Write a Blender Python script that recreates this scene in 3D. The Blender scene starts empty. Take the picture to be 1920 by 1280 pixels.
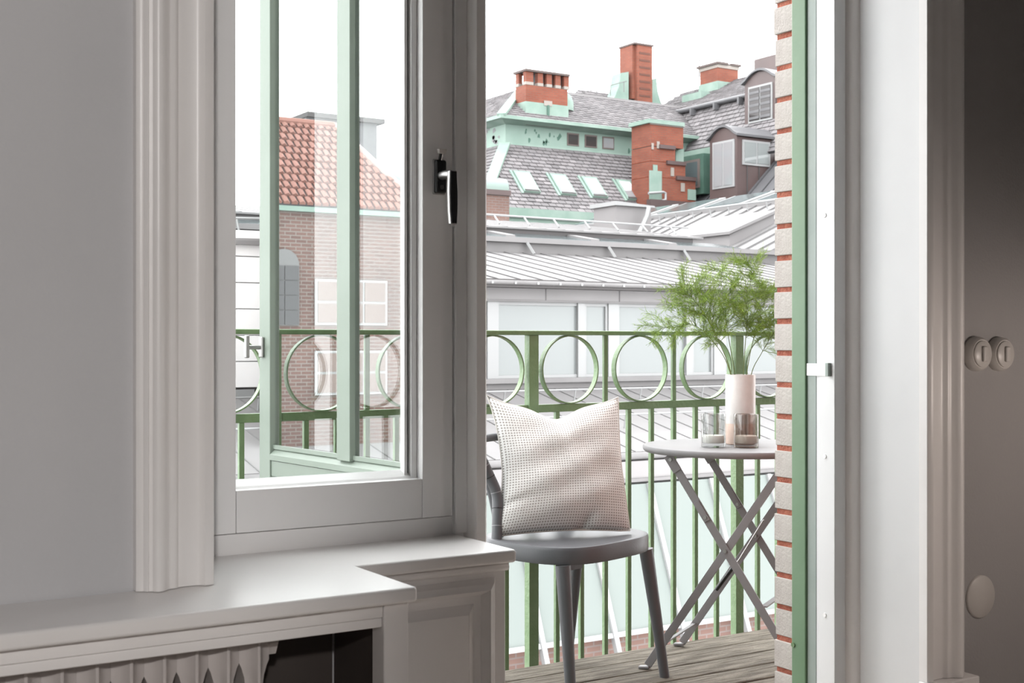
import bpy, bmesh, math, random
from mathutils import Vector, Matrix

random.seed(7)
C = bpy.context.scene.collection
SC = bpy.context.scene

# ------------------------------------------------------------------ camera, sky, exposure
FPX = 2408.0                       # focal length in pixels of the 1920 x 1280 frame
YAW = math.radians(32.1)           # view axis turned clockwise from the wall normal (+y)
EYE = Vector((0, 0, 1.05))
cam_d = bpy.data.cameras.new('camera')
cam_d.sensor_width = 36.0
cam_d.lens = FPX / 1920 * 36.0
cam_d.clip_start = 0.05
cam_d.clip_end = 400
cam_d.dof.use_dof = True
cam_d.dof.focus_distance = 4.0
cam_d.dof.aperture_fstop = 13.0
cam = bpy.data.objects.new('camera', cam_d)
C.objects.link(cam)
cam.location = EYE
cam.rotation_euler = (math.pi / 2, 0, -YAW)
SC.camera = cam

world = bpy.data.worlds.new('overcast_sky')
SC.world = world
world.use_nodes = True
bg = world.node_tree.nodes['Background']
bg.inputs[0].default_value = (0.985, 0.99, 1.0, 1)
bg.inputs[1].default_value = 6.8

SC.view_settings.view_transform = 'Standard'
SC.view_settings.look = 'None'
SC.view_settings.exposure = 0.0
SC.view_settings.gamma = 1.0
SC.view_settings.use_curve_mapping = False


def pt(px, py, X=None, Y=None, Z=None):
    """point of the place that lies on the plane x=X, y=Y or z=Z under a pixel of the frame"""
    a = (px - 960) / FPX
    d = Vector((math.sin(YAW) + math.cos(YAW) * a, math.cos(YAW) - math.sin(YAW) * a, (640 - py) / FPX))
    if Y is not None:
        t = (Y - EYE.y) / d.y
    elif X is not None:
        t = (X - EYE.x) / d.x
    else:
        t = (Z - EYE.z) / d.z
    return EYE + d * t


# ------------------------------------------------------------------ materials
MATS = {}


def mat(name, col, rough=0.5, col2=None, scale=8.0, bump=0.0, bscale=60.0, metal=0.0, spec=0.5, stretch=None, coat=0.0):
    if name in MATS:
        return MATS[name]
    m = bpy.data.materials.new(name)
    m.use_nodes = True
    nt = m.node_tree
    b = nt.nodes['Principled BSDF']
    b.inputs['Base Color'].default_value = (*col, 1)
    b.inputs['Roughness'].default_value = rough
    b.inputs['Metallic'].default_value = metal
    b.inputs['Specular IOR Level'].default_value = spec
    b.inputs['Coat Weight'].default_value = coat
    tc = nt.nodes.new('ShaderNodeTexCoord')
    src = tc.outputs['Object']
    if stretch:
        mp = nt.nodes.new('ShaderNodeMapping')
        mp.inputs['Scale'].default_value = stretch
        nt.links.new(src, mp.inputs['Vector'])
        src = mp.outputs['Vector']
    if col2:
        n = nt.nodes.new('ShaderNodeTexNoise')
        n.inputs['Scale'].default_value = scale
        n.inputs['Detail'].default_value = 6
        r = nt.nodes.new('ShaderNodeValToRGB')
        r.color_ramp.elements[0].position = 0.36
        r.color_ramp.elements[1].position = 0.64
        r.color_ramp.elements[0].color = (*col, 1)
        r.color_ramp.elements[1].color = (*col2, 1)
        nt.links.new(src, n.inputs['Vector'])
        nt.links.new(n.outputs['Fac'], r.inputs['Fac'])
        nt.links.new(r.outputs['Color'], b.inputs['Base Color'])
    if bump:
        n2 = nt.nodes.new('ShaderNodeTexNoise')
        n2.inputs['Scale'].default_value = bscale
        n2.inputs['Detail'].default_value = 4
        bp = nt.nodes.new('ShaderNodeBump')
        bp.inputs['Strength'].default_value = bump
        bp.inputs['Distance'].default_value = 0.01
        nt.links.new(src, n2.inputs['Vector'])
        nt.links.new(n2.outputs['Fac'], bp.inputs['Height'])
        nt.links.new(bp.outputs['Normal'], b.inputs['Normal'])
    MATS[name] = m
    return m


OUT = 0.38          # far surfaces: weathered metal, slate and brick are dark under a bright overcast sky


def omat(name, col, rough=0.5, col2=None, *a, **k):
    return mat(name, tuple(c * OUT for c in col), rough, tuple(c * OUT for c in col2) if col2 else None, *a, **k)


def brick_mat(name, c1, c2, mortar, bw, bh, axis='xz', msize=0.012):
    m = bpy.data.materials.new(name)
    m.use_nodes = True
    nt = m.node_tree
    b = nt.nodes['Principled BSDF']
    b.inputs['Roughness'].default_value = 0.9
    tc = nt.nodes.new('ShaderNodeTexCoord')
    sp = nt.nodes.new('ShaderNodeSeparateXYZ')
    ad = nt.nodes.new('ShaderNodeMath')
    ad.operation = 'ADD'
    cb = nt.nodes.new('ShaderNodeCombineXYZ')
    br = nt.nodes.new('ShaderNodeTexBrick')
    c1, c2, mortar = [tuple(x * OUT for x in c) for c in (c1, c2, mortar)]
    br.inputs['Color1'].default_value = (*c1, 1)
    br.inputs['Color2'].default_value = (*c2, 1)
    br.inputs['Mortar'].default_value = (*mortar, 1)
    br.inputs['Scale'].default_value = 1.0
    br.inputs['Mortar Size'].default_value = msize
    br.inputs['Brick Width'].default_value = bw
    br.inputs['Row Height'].default_value = bh
    no = nt.nodes.new('ShaderNodeTexNoise')
    no.inputs['Scale'].default_value = 1.3
    mx = nt.nodes.new('ShaderNodeMix')
    mx.data_type = 'RGBA'
    mx.blend_type = 'MULTIPLY'
    mx.inputs[0].default_value = 0.5
    nt.links.new(tc.outputs['Object'], sp.inputs[0])
    nt.links.new(sp.outputs['X'], ad.inputs[0])
    nt.links.new(sp.outputs['Y'], ad.inputs[1])
    nt.links.new(ad.outputs[0], cb.inputs['X'])
    nt.links.new(sp.outputs['Z'], cb.inputs['Y'])
    nt.links.new(cb.outputs[0], br.inputs['Vector'])
    nt.links.new(tc.outputs['Object'], no.inputs['Vector'])
    nt.links.new(br.outputs['Color'], mx.inputs[6])
    nt.links.new(no.outputs['Fac'], mx.inputs[7])
    nt.links.new(mx.outputs[2], b.inputs['Base Color'])
    MATS[name] = m
    return m


def glass_mat(name, tint, ior, rough=0.0, base=None, base_fac=0.0):
    """pane: transparent body, mirror reflection by Fresnel; optional pale body (curtains or frost in the pane)"""
    m = bpy.data.materials.new(name)
    m.use_nodes = True
    nt = m.node_tree
    for n in list(nt.nodes):
        if n.type == 'BSDF_PRINCIPLED':
            nt.nodes.remove(n)
    out = nt.nodes['Material Output']
    tr = nt.nodes.new('ShaderNodeBsdfTransparent')
    tr.inputs[0].default_value = (*tint, 1)
    gl = nt.nodes.new('ShaderNodeBsdfGlossy')
    gl.inputs['Roughness'].default_value = rough
    lw = nt.nodes.new('ShaderNodeLayerWeight')
    lw.inputs['Blend'].default_value = 0.5
    pw = nt.nodes.new('ShaderNodeMath')
    pw.operation = 'POWER'
    pw.inputs[1].default_value = 5.0
    nt.links.new(lw.outputs['Facing'], pw.inputs[0])
    fr = nt.nodes.new('ShaderNodeMapRange')       # Schlick: r0 + (1 - r0) * facing^5, the same from both sides
    fr.inputs['To Min'].default_value = ((ior - 1) / (ior + 1)) ** 2
    fr.inputs['To Max'].default_value = 1.0
    nt.links.new(pw.outputs[0], fr.inputs['Value'])
    mx = nt.nodes.new('ShaderNodeMixShader')
    body = tr.outputs[0]
    if base:
        df = nt.nodes.new('ShaderNodeBsdfDiffuse')
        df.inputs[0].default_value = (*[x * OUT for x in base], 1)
        m2 = nt.nodes.new('ShaderNodeMixShader')
        m2.inputs[0].default_value = base_fac
        nt.links.new(tr.outputs[0], m2.inputs[1])
        nt.links.new(df.outputs[0], m2.inputs[2])
        body = m2.outputs[0]
    nt.links.new(fr.outputs[0], mx.inputs[0])
    nt.links.new(body, mx.inputs[1])
    nt.links.new(gl.outputs[0], mx.inputs[2])
    nt.links.new(mx.outputs[0], out.inputs['Surface'])
    MATS[name] = m
    return m


def island_mat(name, cols, rough=0.8, out=0.5):
    """one colour per loose piece of a joined mesh"""
    m = bpy.data.materials.new(name)
    m.use_nodes = True
    nt = m.node_tree
    b = nt.nodes['Principled BSDF']
    b.inputs['Roughness'].default_value = rough
    g = nt.nodes.new('ShaderNodeNewGeometry')
    r = nt.nodes.new('ShaderNodeValToRGB')
    els = r.color_ramp.elements
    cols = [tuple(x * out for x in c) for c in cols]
    els[0].color = (*cols[0], 1)
    els[1].color = (*cols[-1], 1)
    for i, c in enumerate(cols[1:-1]):
        e = els.new((i + 1) / (len(cols) - 1))
        e.color = (*c, 1)
    nt.links.new(g.outputs['Random Per Island'], r.inputs['Fac'])
    nt.links.new(r.outputs['Color'], b.inputs['Base Color'])
    MATS[name] = m
    return m


TRIM = mat('white_enamel_paint', (0.80, 0.775, 0.76), 0.35, (0.84, 0.815, 0.80), 3.0, 0.06, 25.0)
REVEAL = mat('white_reveal_paint', (0.69, 0.69, 0.69), 0.4, (0.73, 0.73, 0.73), 3.0)
SASH = mat('white_window_paint', (0.80, 0.79, 0.785), 0.3, (0.84, 0.83, 0.825), 3.0, 0.03, 30.0)
GREY_WALL = mat('grey_wall_paint', (0.53, 0.525, 0.535), 0.85, (0.56, 0.555, 0.565), 2.0, 0.12, 140.0)
DARK_WALL = mat('dark_grey_wall_paint', (0.34, 0.325, 0.32), 0.85, (0.36, 0.345, 0.34), 2.0, 0.12, 140.0)
ADDED_PASSAGE = mat('added_passage_paint', (0.45, 0.44, 0.435), 0.9, (0.48, 0.47, 0.465), 2.0)
ROOM_GREY = mat('grey_room_paint', (0.10, 0.095, 0.093), 0.9, (0.115, 0.11, 0.107), 2.0)
OAK = mat('limed_oak', (0.42, 0.36, 0.31), 0.45, (0.48, 0.42, 0.37), 3.0, 0.1, 20.0, stretch=(1, 9, 9))
GREEN = mat('pale_green_paint', (0.165, 0.20, 0.165), 0.4, (0.185, 0.22, 0.185), 4.0, 0.05, 40.0)
JAMBGREEN = mat('jamb_green_paint', (0.125, 0.21, 0.12), 0.4, (0.145, 0.235, 0.14), 5.0, 0.06, 40.0)
RAILGREEN = mat('green_iron_paint', (0.115, 0.19, 0.085), 0.45, (0.145, 0.22, 0.11), 14.0, 0.25, 90.0)
GREYGREEN = mat('grey_green_paint', (0.26, 0.31, 0.28), 0.4, (0.30, 0.345, 0.315), 9.0, 0.1, 40.0)
STEEL = mat('brushed_steel', (0.40, 0.39, 0.385), 0.38, metal=1.0)
BLACK = mat('black_plastic', (0.012, 0.013, 0.014), 0.25)
DARKMETAL = mat('dark_rubber', (0.05, 0.05, 0.05), 0.6)
RECESS_SHADE = mat('painted_recess_shade', (0.05, 0.04, 0.036), 0.8, (0.07, 0.056, 0.05), 4.0)  # shade of the radiator recess put into the colour
RADPAINT = mat('radiator_enamel', (0.50, 0.46, 0.445), 0.4, (0.55, 0.51, 0.49), 6.0, 0.05, 50.0)
PLASTIC = mat('cream_switch_plastic', (0.55, 0.52, 0.49), 0.35)
CHAIR = mat('anthracite_chair_resin', (0.085, 0.087, 0.095), 0.42, (0.095, 0.097, 0.105), 5.0, 0.05, 200.0)
CHAIRLINE = mat('pale_seam_line', (0.32, 0.32, 0.33), 0.5)
TABLE = mat('grey_table_lacquer', (0.20, 0.198, 0.20), 0.6, (0.215, 0.213, 0.215), 5.0, spec=0.25)
TABLELEG = mat('grey_leg_lacquer', (0.20, 0.195, 0.20), 0.4, (0.215, 0.21, 0.215), 5.0)
CERAMIC = mat('white_ceramic', (0.56, 0.55, 0.535), 0.45, (0.60, 0.59, 0.575), 30.0, 0.1, 80.0)
CLAY = mat('raw_pink_clay', (0.55, 0.42, 0.36), 0.9, (0.60, 0.47, 0.40), 40.0, 0.1, 120.0)
WAX = mat('white_wax', (0.80, 0.78, 0.74), 0.6)
WICK = mat('dark_wick', (0.04, 0.04, 0.04), 0.9)
STEMGREEN = mat('dark_green_stem', (0.10, 0.14, 0.03), 0.6)
FERNGREEN = island_mat('fresh_fern_green', [(0.10, 0.20, 0.008), (0.20, 0.34, 0.015), (0.32, 0.46, 0.04), (0.14, 0.26, 0.01)], 0.6, 0.78)
BRICKWHITE = mat('cream_facing_brick', (0.42, 0.38, 0.355), 0.9, (0.47, 0.435, 0.405), 22.0, 0.25, 160.0)
MORTARRED = mat('red_mortar', (0.30, 0.085, 0.055), 0.95, (0.40, 0.14, 0.09), 60.0, 0.6, 160.0)
PLASTER = omat('cream_render', (0.55, 0.51, 0.47), 0.9, (0.60, 0.56, 0.52), 3.0, 0.2, 60.0)
ZINC = omat('pale_zinc', (0.33, 0.32, 0.32), 0.6, (0.37, 0.36, 0.36), 1.2)
ZINCDARK = omat('dull_zinc', (0.25, 0.24, 0.24), 0.6, (0.29, 0.28, 0.28), 1.4)
SEAM = omat('zinc_seam', (0.28, 0.275, 0.275), 0.6)
FASCIA = omat('pale_fascia', (0.38, 0.365, 0.365), 0.6, (0.42, 0.405, 0.405), 0.8)
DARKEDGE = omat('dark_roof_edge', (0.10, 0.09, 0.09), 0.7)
FRAMEWHITE = omat('white_far_frame', (0.55, 0.56, 0.56), 0.5)
CLAD = mat('pale_cladding', (0.62, 0.61, 0.61), 0.7, (0.66, 0.65, 0.65), 0.7)
COPPER = omat('green_copper_patina', (0.34, 0.50, 0.42), 0.75, (0.44, 0.59, 0.51), 1.6, 0.1, 8.0)
COPPERWORN = omat('flaked_copper_patina', (0.37, 0.53, 0.45), 0.75, (0.41, 0.57, 0.49), 1.6)
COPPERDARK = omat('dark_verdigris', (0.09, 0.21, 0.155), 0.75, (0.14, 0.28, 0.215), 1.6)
BROWNMETAL = omat('oxblood_sheet_metal', (0.13, 0.085, 0.08), 0.5, (0.16, 0.105, 0.10), 1.0)
GREYMETAL = omat('grey_sheet_metal', (0.17, 0.17, 0.18), 0.5, (0.21, 0.21, 0.22), 1.0)
SLATEBASE = omat('slate_underlay', (0.085, 0.08, 0.085), 0.9)
SLATE = island_mat('grey_slate', [(0.15, 0.14, 0.145), (0.235, 0.222, 0.228), (0.19, 0.175, 0.18), (0.28, 0.262, 0.268)], 0.75)
TILE = island_mat('red_clay_tile', [(0.30, 0.125, 0.09), (0.36, 0.165, 0.125), (0.33, 0.14, 0.105), (0.40, 0.19, 0.15)], 0.8)
REDBRICK = brick_mat('far_red_brick', (0.46, 0.112, 0.055), (0.54, 0.15, 0.08), (0.38, 0.165, 0.115), 0.25, 0.08)
BROWNBRICK = brick_mat('far_brown_brick', (0.25, 0.155, 0.13), (0.33, 0.20, 0.165), (0.42, 0.36, 0.33), 0.26, 0.085, msize=0.014)
PALEBRICK = brick_mat('far_pink_brick', (0.38, 0.22, 0.18), (0.44, 0.26, 0.21), (0.44, 0.36, 0.33), 0.26, 0.085)
STONE = omat('pale_stone_block', (0.52, 0.47, 0.42), 0.8)
COURT = omat('courtyard_paving', (0.20, 0.18, 0.17), 0.9, (0.26, 0.24, 0.22), 0.6)
GLASS_WIN = glass_mat('clear_window_glass', (0.97, 0.985, 0.98), 1.35)
GLASS_DOOR = glass_mat('door_glass', (0.90, 0.91, 0.91), 1.3)
GLASS_CUP = glass_mat('smoky_cup_glass', (0.86, 0.87, 0.865), 1.8)
GLASS_CUP2 = glass_mat('brown_smoky_cup_glass', (0.76, 0.735, 0.71), 1.8)
FARGLASS = glass_mat('far_window_glass', (0.75, 0.8, 0.8), 1.5, 0.05, (0.50, 0.54, 0.535), 0.85)
FARDARK = glass_mat('far_dark_glass', (0.3, 0.3, 0.3), 1.5, 0.05, (0.10, 0.09, 0.09), 0.9)
SKYGLASS = glass_mat('roof_window_glass', (0.7, 0.75, 0.78), 2.2, 0.1, (0.60, 0.62, 0.64), 0.8)
TEALGLASS = glass_mat('teal_roof_glass', (0.6, 0.7, 0.7), 1.6, 0.1, (0.24, 0.31, 0.32), 0.8)
MINTGLASS = glass_mat('mint_atrium_glass', (0.85, 0.92, 0.89), 1.15, 0.05, (0.44, 0.495, 0.47), 0.8)


def deck_material():
    m = mat('weathered_deck_board', (0.105, 0.085, 0.06), 0.85, (0.27, 0.24, 0.19), 5.0, 0.9, 40.0, stretch=(1.6, 16, 16))
    return m


DECK = deck_material()


def cushion_material():
    m = bpy.data.materials.new('waffle_weave')
    m.use_nodes = True
    nt = m.node_tree
    b = nt.nodes['Principled BSDF']
    b.inputs['Roughness'].default_value = 0.95
    b.inputs['Specular IOR Level'].default_value = 0.1
    uv = nt.nodes.new('ShaderNodeUVMap')
    uv.uv_map = 'weave'
    sp = nt.nodes.new('ShaderNodeSeparateXYZ')
    nt.links.new(uv.outputs[0], sp.inputs[0])
    outs = []
    for k in ('X', 'Y'):
        mu = nt.nodes.new('ShaderNodeMath')
        mu.operation = 'MULTIPLY'
        mu.inputs[1].default_value = 2 * math.pi * 50
        si = nt.nodes.new('ShaderNodeMath')
        si.operation = 'SINE'
        nt.links.new(sp.outputs[k], mu.inputs[0])
        nt.links.new(mu.outputs[0], si.inputs[0])
        mr = nt.nodes.new('ShaderNodeMapRange')
        mr.inputs['From Min'].default_value = -0.45
        mr.inputs['From Max'].default_value = 0.35
        nt.links.new(si.outputs[0], mr.inputs['Value'])
        outs.append(mr.outputs[0])
    mm = nt.nodes.new('ShaderNodeMath')
    mm.operation = 'MULTIPLY'
    nt.links.new(outs[0], mm.inputs[0])
    nt.links.new(outs[1], mm.inputs[1])
    mx = nt.nodes.new('ShaderNodeMix')
    mx.data_type = 'RGBA'
    mx.inputs[6].default_value = (0.70, 0.695, 0.68, 1)
    mx.inputs[7].default_value = (0.33, 0.31, 0.29, 1)
    nt.links.new(mm.outputs[0], mx.inputs[0])
    nt.links.new(mx.outputs[2], b.inputs['Base Color'])
    bp = nt.nodes.new('ShaderNodeBump')
    bp.inputs['Strength'].default_value = 0.5
    bp.inputs['Distance'].default_value = 0.002
    bp.invert = True
    nt.links.new(mm.outputs[0], bp.inputs['Height'])
    nt.links.new(bp.outputs['Normal'], b.inputs['Normal'])
    return m


CUSHION = cushion_material()


# ------------------------------------------------------------------ mesh helpers
class MB:
    """collects vertices and faces in world coordinates"""

    def __init__(s):
        s.v = []
        s.f = []

    def poly(s, pts):
        n = len(s.v)
        s.v += [Vector(p) for p in pts]
        s.f.append(list(range(n, n + len(pts))))
        return s

    def hexa(s, bot, top):
        n = len(s.v)
        k = len(bot)
        s.v += [Vector(p) for p in bot] + [Vector(p) for p in top]
        s.f.append([n + i for i in reversed(range(k))])
        s.f.append([n + k + i for i in range(k)])
        for i in range(k):
            j = (i + 1) % k
            s.f.append([n + i, n + j, n + k + j, n + k + i])
        return s

    def box(s, x0, x1, y0, y1, z0, z1):
        return s.hexa([(x0, y0, z0), (x1, y0, z0), (x1, y1, z0), (x0, y1, z0)],
                      [(x0, y0, z1), (x1, y0, z1), (x1, y1, z1), (x0, y1, z1)])

    def obox(s, o, u, v, w):
        """box from corner o spanned by the three vectors"""
        o, u, v, w = Vector(o), Vector(u), Vector(v), Vector(w)
        if u.cross(v).dot(w) < 0:
            u, v = v, u
        return s.hexa([o, o + u, o + u + v, o + v], [o + w, o + u + w, o + u + v + w, o + v + w])

    def bar(s, a, b, w, h, up=(0, 0, 1)):
        """rectangular bar from a to b, w wide (sideways), h thick (along up)"""
        a, b = Vector(a), Vector(b)
        d = (b - a).normalized()
        side = d.cross(Vector(up)).normalized()
        u2 = side.cross(d).normalized()
        return s.obox(a - side * w / 2 - u2 * h / 2, side * w, u2 * h, b - a)

    def prism(s, poly, z0, z1):
        area = sum(poly[i][0] * poly[(i + 1) % len(poly)][1] - poly[(i + 1) % len(poly)][0] * poly[i][1] for i in range(len(poly)))
        if area < 0:
            poly = poly[::-1]
        return s.hexa([(x, y, z0) for x, y in poly], [(x, y, z1) for x, y in poly])

    def tube(s, pts, r, n=10, caps=True):
        pts = [Vector(p) for p in pts]
        rs = r if isinstance(r, (list, tuple)) else [r] * len(pts)
        base = len(s.v)
        prev = None
        for i, p in enumerate(pts):
            d = (pts[min(i + 1, len(pts) - 1)] - pts[max(i - 1, 0)]).normalized()
            if prev is None:
                a = d.cross(Vector((0, 0, 1)))
                if a.length < 1e-3:
                    a = d.cross(Vector((1, 0, 0)))
                a.normalize()
            else:
                a = (prev - d * prev.dot(d)).normalized()
            prev = a
            b = d.cross(a)
            for k in range(n):
                t = 2 * math.pi * k / n
                s.v.append(p + (a * math.cos(t) + b * math.sin(t)) * rs[i])
        for i in range(len(pts) - 1):
            for k in range(n):
                k2 = (k + 1) % n
                s.f.append([base + i * n + k, base + i * n + k2, base + (i + 1) * n + k2, base + (i + 1) * n + k])
        if caps:
            s.f.append([base + k for k in reversed(range(n))])
            s.f.append([base + (len(pts) - 1) * n + k for k in range(n)])
        return s

    def lathe(s, c, prof, n=32, axis='z', sx=1.0):
        """profile of (radius, height) about an axis through c"""
        c = Vector(c)
        base = len(s.v)
        for (r, h) in prof:
            for k in range(n):
                t = 2 * math.pi * k / n
                if axis == 'z':
                    s.v.append(c + Vector((r * math.cos(t), r * math.sin(t), h)))
                else:      # axis along -y (towards the room)
                    s.v.append(c + Vector((r * math.cos(t) * sx, -h, r * math.sin(t))))
        for i in range(len(prof) - 1):
            for k in range(n):
                k2 = (k + 1) % n
                s.f.append([base + i * n + k, base + i * n + k2, base + (i + 1) * n + k2, base + (i + 1) * n + k])
        if prof[0][0] > 1e-6:
            s.f.append([base + k for k in reversed(range(n))])
        if prof[-1][0] > 1e-6:
            s.f.append([base + (len(prof) - 1) * n + k for k in range(n)])
        return s


WL = {}


def link(o, parent, loc):
    C.objects.link(o)
    base = WL[parent.name] if parent else Vector((0, 0, 0))
    o.parent = parent
    o.location = Vector(loc) - base
    WL[o.name] = Vector(loc)
    return o


def tag(o, label=None, cat=None, group=None, kind=None):
    if label:
        o['label'] = label
    if cat:
        o['category'] = cat
    if group:
        o['group'] = group
    if kind:
        o['kind'] = kind
    return o


def thing(name, loc, label, cat, group=None, kind=None):
    o = bpy.data.objects.new(name, None)
    o.empty_display_size = 0.1
    link(o, None, loc)
    return tag(o, label, cat, group, kind)


def build(name, mb, material, parent=None, origin=None, bevel=0.0, seg=2, smooth=False, subsurf=0):
    if origin is None:
        n = len(mb.v)
        origin = Vector((sum(p.x for p in mb.v) / n, sum(p.y for p in mb.v) / n, min(p.z for p in mb.v)))
    origin = Vector(origin)
    me = bpy.data.meshes.new(name)
    me.from_pydata([tuple(p - origin) for p in mb.v], [], mb.f)
    bm = bmesh.new()
    bm.from_mesh(me)
    bmesh.ops.recalc_face_normals(bm, faces=bm.faces)
    bm.to_mesh(me)
    bm.free()
    me.materials.append(material)
    o = bpy.data.objects.new(name, me)
    link(o, parent, origin)
    if bevel:
        m = o.modifiers.new('edge', 'BEVEL')
        m.width = bevel
        m.segments = seg
        m.limit_method = 'ANGLE'
        m.angle_limit = math.radians(40)
    if subsurf:
        m = o.modifiers.new('smooth', 'SUBSURF')
        m.levels = subsurf
        m.render_levels = subsurf
    if smooth or bevel:
        for p in me.polygons:
            p.use_smooth = True
        if not smooth:
            w = o.modifiers.new('flat_faces', 'WEIGHTED_NORMAL')
            w.keep_sharp = True
        elif hasattr(me, 'set_sharp_from_angle'):
            me.set_sharp_from_angle(angle=math.radians(45))
    return o


def copy_of(o, parent, loc, name=None):
    c = o.copy()
    return link(c, parent, loc)


B = lambda *a: MB().box(*a)

# ------------------------------------------------------------------ the room shell
WY = 1.97            # room face of the window wall
LX0_ = -1.38
FY = 2.40            # outer face of the facade
floor = build('floor', B(LX0_, 2.9, -3.4, FY, -0.12, 0.0), OAK)
tag(floor, 'pale limed oak floor of the room behind the window', 'floor', kind='structure')
ceiling = build('ceiling', B(LX0_, 2.9, -3.4, FY, 2.95, 3.1), ROOM_GREY)
tag(ceiling, 'plain dark grey ceiling above the room', 'ceiling', kind='structure')
w = MB()
w.box(-1.20, 0.66, WY, FY, 0, 2.95)
w.box(0.66, 1.25, 2.03, FY, 0, 0.645)
w.box(0.66, 2.345, WY, FY, 2.52, 2.95)
o = build('wall_front', w, GREY_WALL)
tag(o, 'mid grey painted wall to the side of the window casing', 'wall', kind='structure')
o = build('wall_front_right', B(2.345, 2.9, WY, 2.315, 0, 2.95), DARK_WALL)
tag(o, 'dark grey painted wall carrying the round switches', 'wall', kind='structure')
tag(build('wall_left', B(LX0_, -1.20, -3.4, FY, 0, 2.95), ROOM_GREY), 'dark grey side wall of the room', 'wall', kind='structure')
w = MB()                                    # unseen back wall; doorway shaped to keep lamp light off the post
w.box(-0.42, 2.9, -1.30, -1.20, 0, 2.95)
w.box(-1.199, -0.42, -1.30, -1.20, 2.35, 2.95)
tag(build('wall_back', w, ROOM_GREY), 'unseen dark grey back wall, its doorway cut to shape the light', 'wall', kind='structure')
tag(build('wall_added_passage', B(-0.30, -0.20, -3.4, -1.301, 0, 2.95), ADDED_PASSAGE), 'unseen pale passage wall added for the pendant light', 'wall', kind='structure')  # passage added out of view to hold the pendant
tag(build('wall_added_passage_end', B(LX0_, -0.20, -3.5, -3.401, 0, 2.95), ADDED_PASSAGE), 'unseen pale end wall of the added passage', 'wall', kind='structure')
tag(build('wall_right', B(2.9, 3.05, -1.3, FY - 0.1, 0, 2.95), DARK_WALL), 'dark grey side wall of the room', 'wall', kind='structure')
# added lamps, unseen, to brighten the window wall: open shades with point lights
def fill_light(parent, loc, col, power, radius):
    ld = bpy.data.lights.new('fill_light', 'POINT')
    ld.color = col
    ld.energy = power
    ld.shadow_soft_size = radius
    lo = bpy.data.objects.new('fill_light', ld)
    link(lo, parent, loc)


def dome(c, r, h):
    return MB().lathe(c, [(r, 0.0), (r * 0.92, h * 0.4), (r * 0.6, h * 0.85), (0.02, h), (0.02, h - 0.004), (r * 0.58, h * 0.82), (r * 0.9, h * 0.38), (r * 0.98, 0.0)], 28)


pd = thing('added_pendant_lamp', (-0.9, -2.34, 2.1), 'added white dome pendant, unseen, to light the grey wall', 'lamp')
build('shade', dome((-0.9, -2.34, 2.27), 0.16, 0.14), SASH, pd, smooth=True)
build('rod', MB().tube([(-0.9, -2.34, 2.405), (-0.9, -2.34, 2.95)], 0.008, 8), STEEL, pd)
fill_light(pd, (-0.9, -2.34, 2.2), (1.0, 0.97, 0.95), 330.0, 0.07)
fl = thing('added_floor_lamp', (2.74, 1.28, 0.0), 'added low black floor lamp, unseen, to brighten the dark grey wall', 'lamp')
build('base', MB().lathe((2.74, 1.28, 0.0), [(0.12, 0.0), (0.12, 0.015), (0.02, 0.02), (0.0, 0.02)], 24), BLACK, fl)
build('pole', MB().tube([(2.80, 1.28, 0.0201), (2.80, 1.28, 1.06), (2.74, 1.28, 1.095)], 0.008, 8), BLACK, fl)
build('shade', dome((2.74, 1.28, 0.98), 0.11, 0.11), BLACK, fl, smooth=True)
fill_light(fl, (2.74, 1.28, 0.92), (1.0, 0.87, 0.79), 7.0, 0.04)

# facade of the house outside, above and beside the openings
w = MB()
w.box(-7, LX0_ - 0.01, FY - 0.3, FY, -6, 6.0)
w.box(3.06, 9, FY - 0.3, FY, -6, 6.0)
w.box(LX0_ - 0.01, 3.06, FY - 0.2, FY, 3.1, 6.0)
w.box(LX0_ - 0.01, 3.06, FY - 0.2, FY, -6, -0.12)
tag(build('wall_exterior', w, PLASTER), 'cream rendered house front around the balcony door', 'wall', kind='structure')

# ------------------------------------------------------------------ casings beside the opening
def casing_profile(x_in, x_out, sgn):
    """plan of a moulded casing: x_in = opening edge, x_out = outer edge"""
    wd = abs(x_out - x_in)
    f = [(0.0, 0.0), (0.0, 0.022), (0.008, 0.027), (0.016, 0.027), (0.020, 0.020), (0.026, 0.017), (0.40 * wd, 0.017),
         (0.46 * wd, 0.018), (0.49 * wd, 0.023), (0.53 * wd, 0.025), (0.57 * wd, 0.024), (0.61 * wd, 0.026),
         (0.66 * wd, 0.033), (0.71 * wd, 0.038), (0.76 * wd, 0.039), (0.80 * wd, 0.036), (0.82 * wd, 0.030),
         (0.86 * wd, 0.028), (0.875 * wd, 0.030), (0.90 * wd, 0.028), (0.92 * wd, 0.022), (0.95 * wd, 0.022), (1.0 * wd, 0.017), (1.0 * wd, 0.0)]
    return [(x_in + sgn * a, WY - b) for a, b in f]


t = thing('trim_1', (0.61, WY, 0.672), 'white moulded window casing standing on the sill by the grey wall', 'casing', kind='structure')
build('moulding', MB().prism(casing_profile(0.672, 0.552, -1), 0.671, 2.62), TRIM, t, smooth=True)
t = thing('trim_2', (2.4, WY, 0.0), 'white moulded door casing beside the dark grey wall', 'casing', kind='structure')
build('moulding', MB().prism(casing_profile(2.322, 2.455, 1), 0.285, 2.62), TRIM, t, smooth=True)
build('plinth_block', B(2.318, 2.475, WY - 0.045, WY, 0.0, 0.284), TRIM, t, bevel=0.004)
t = thing('baseboard_right', (2.68, WY, 0), 'white baseboard under the dark grey wall', 'baseboard', kind='structure')
build('board', B(2.476, 2.9, WY - 0.02, WY, 0, 0.2), TRIM, t, bevel=0.004)

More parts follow.
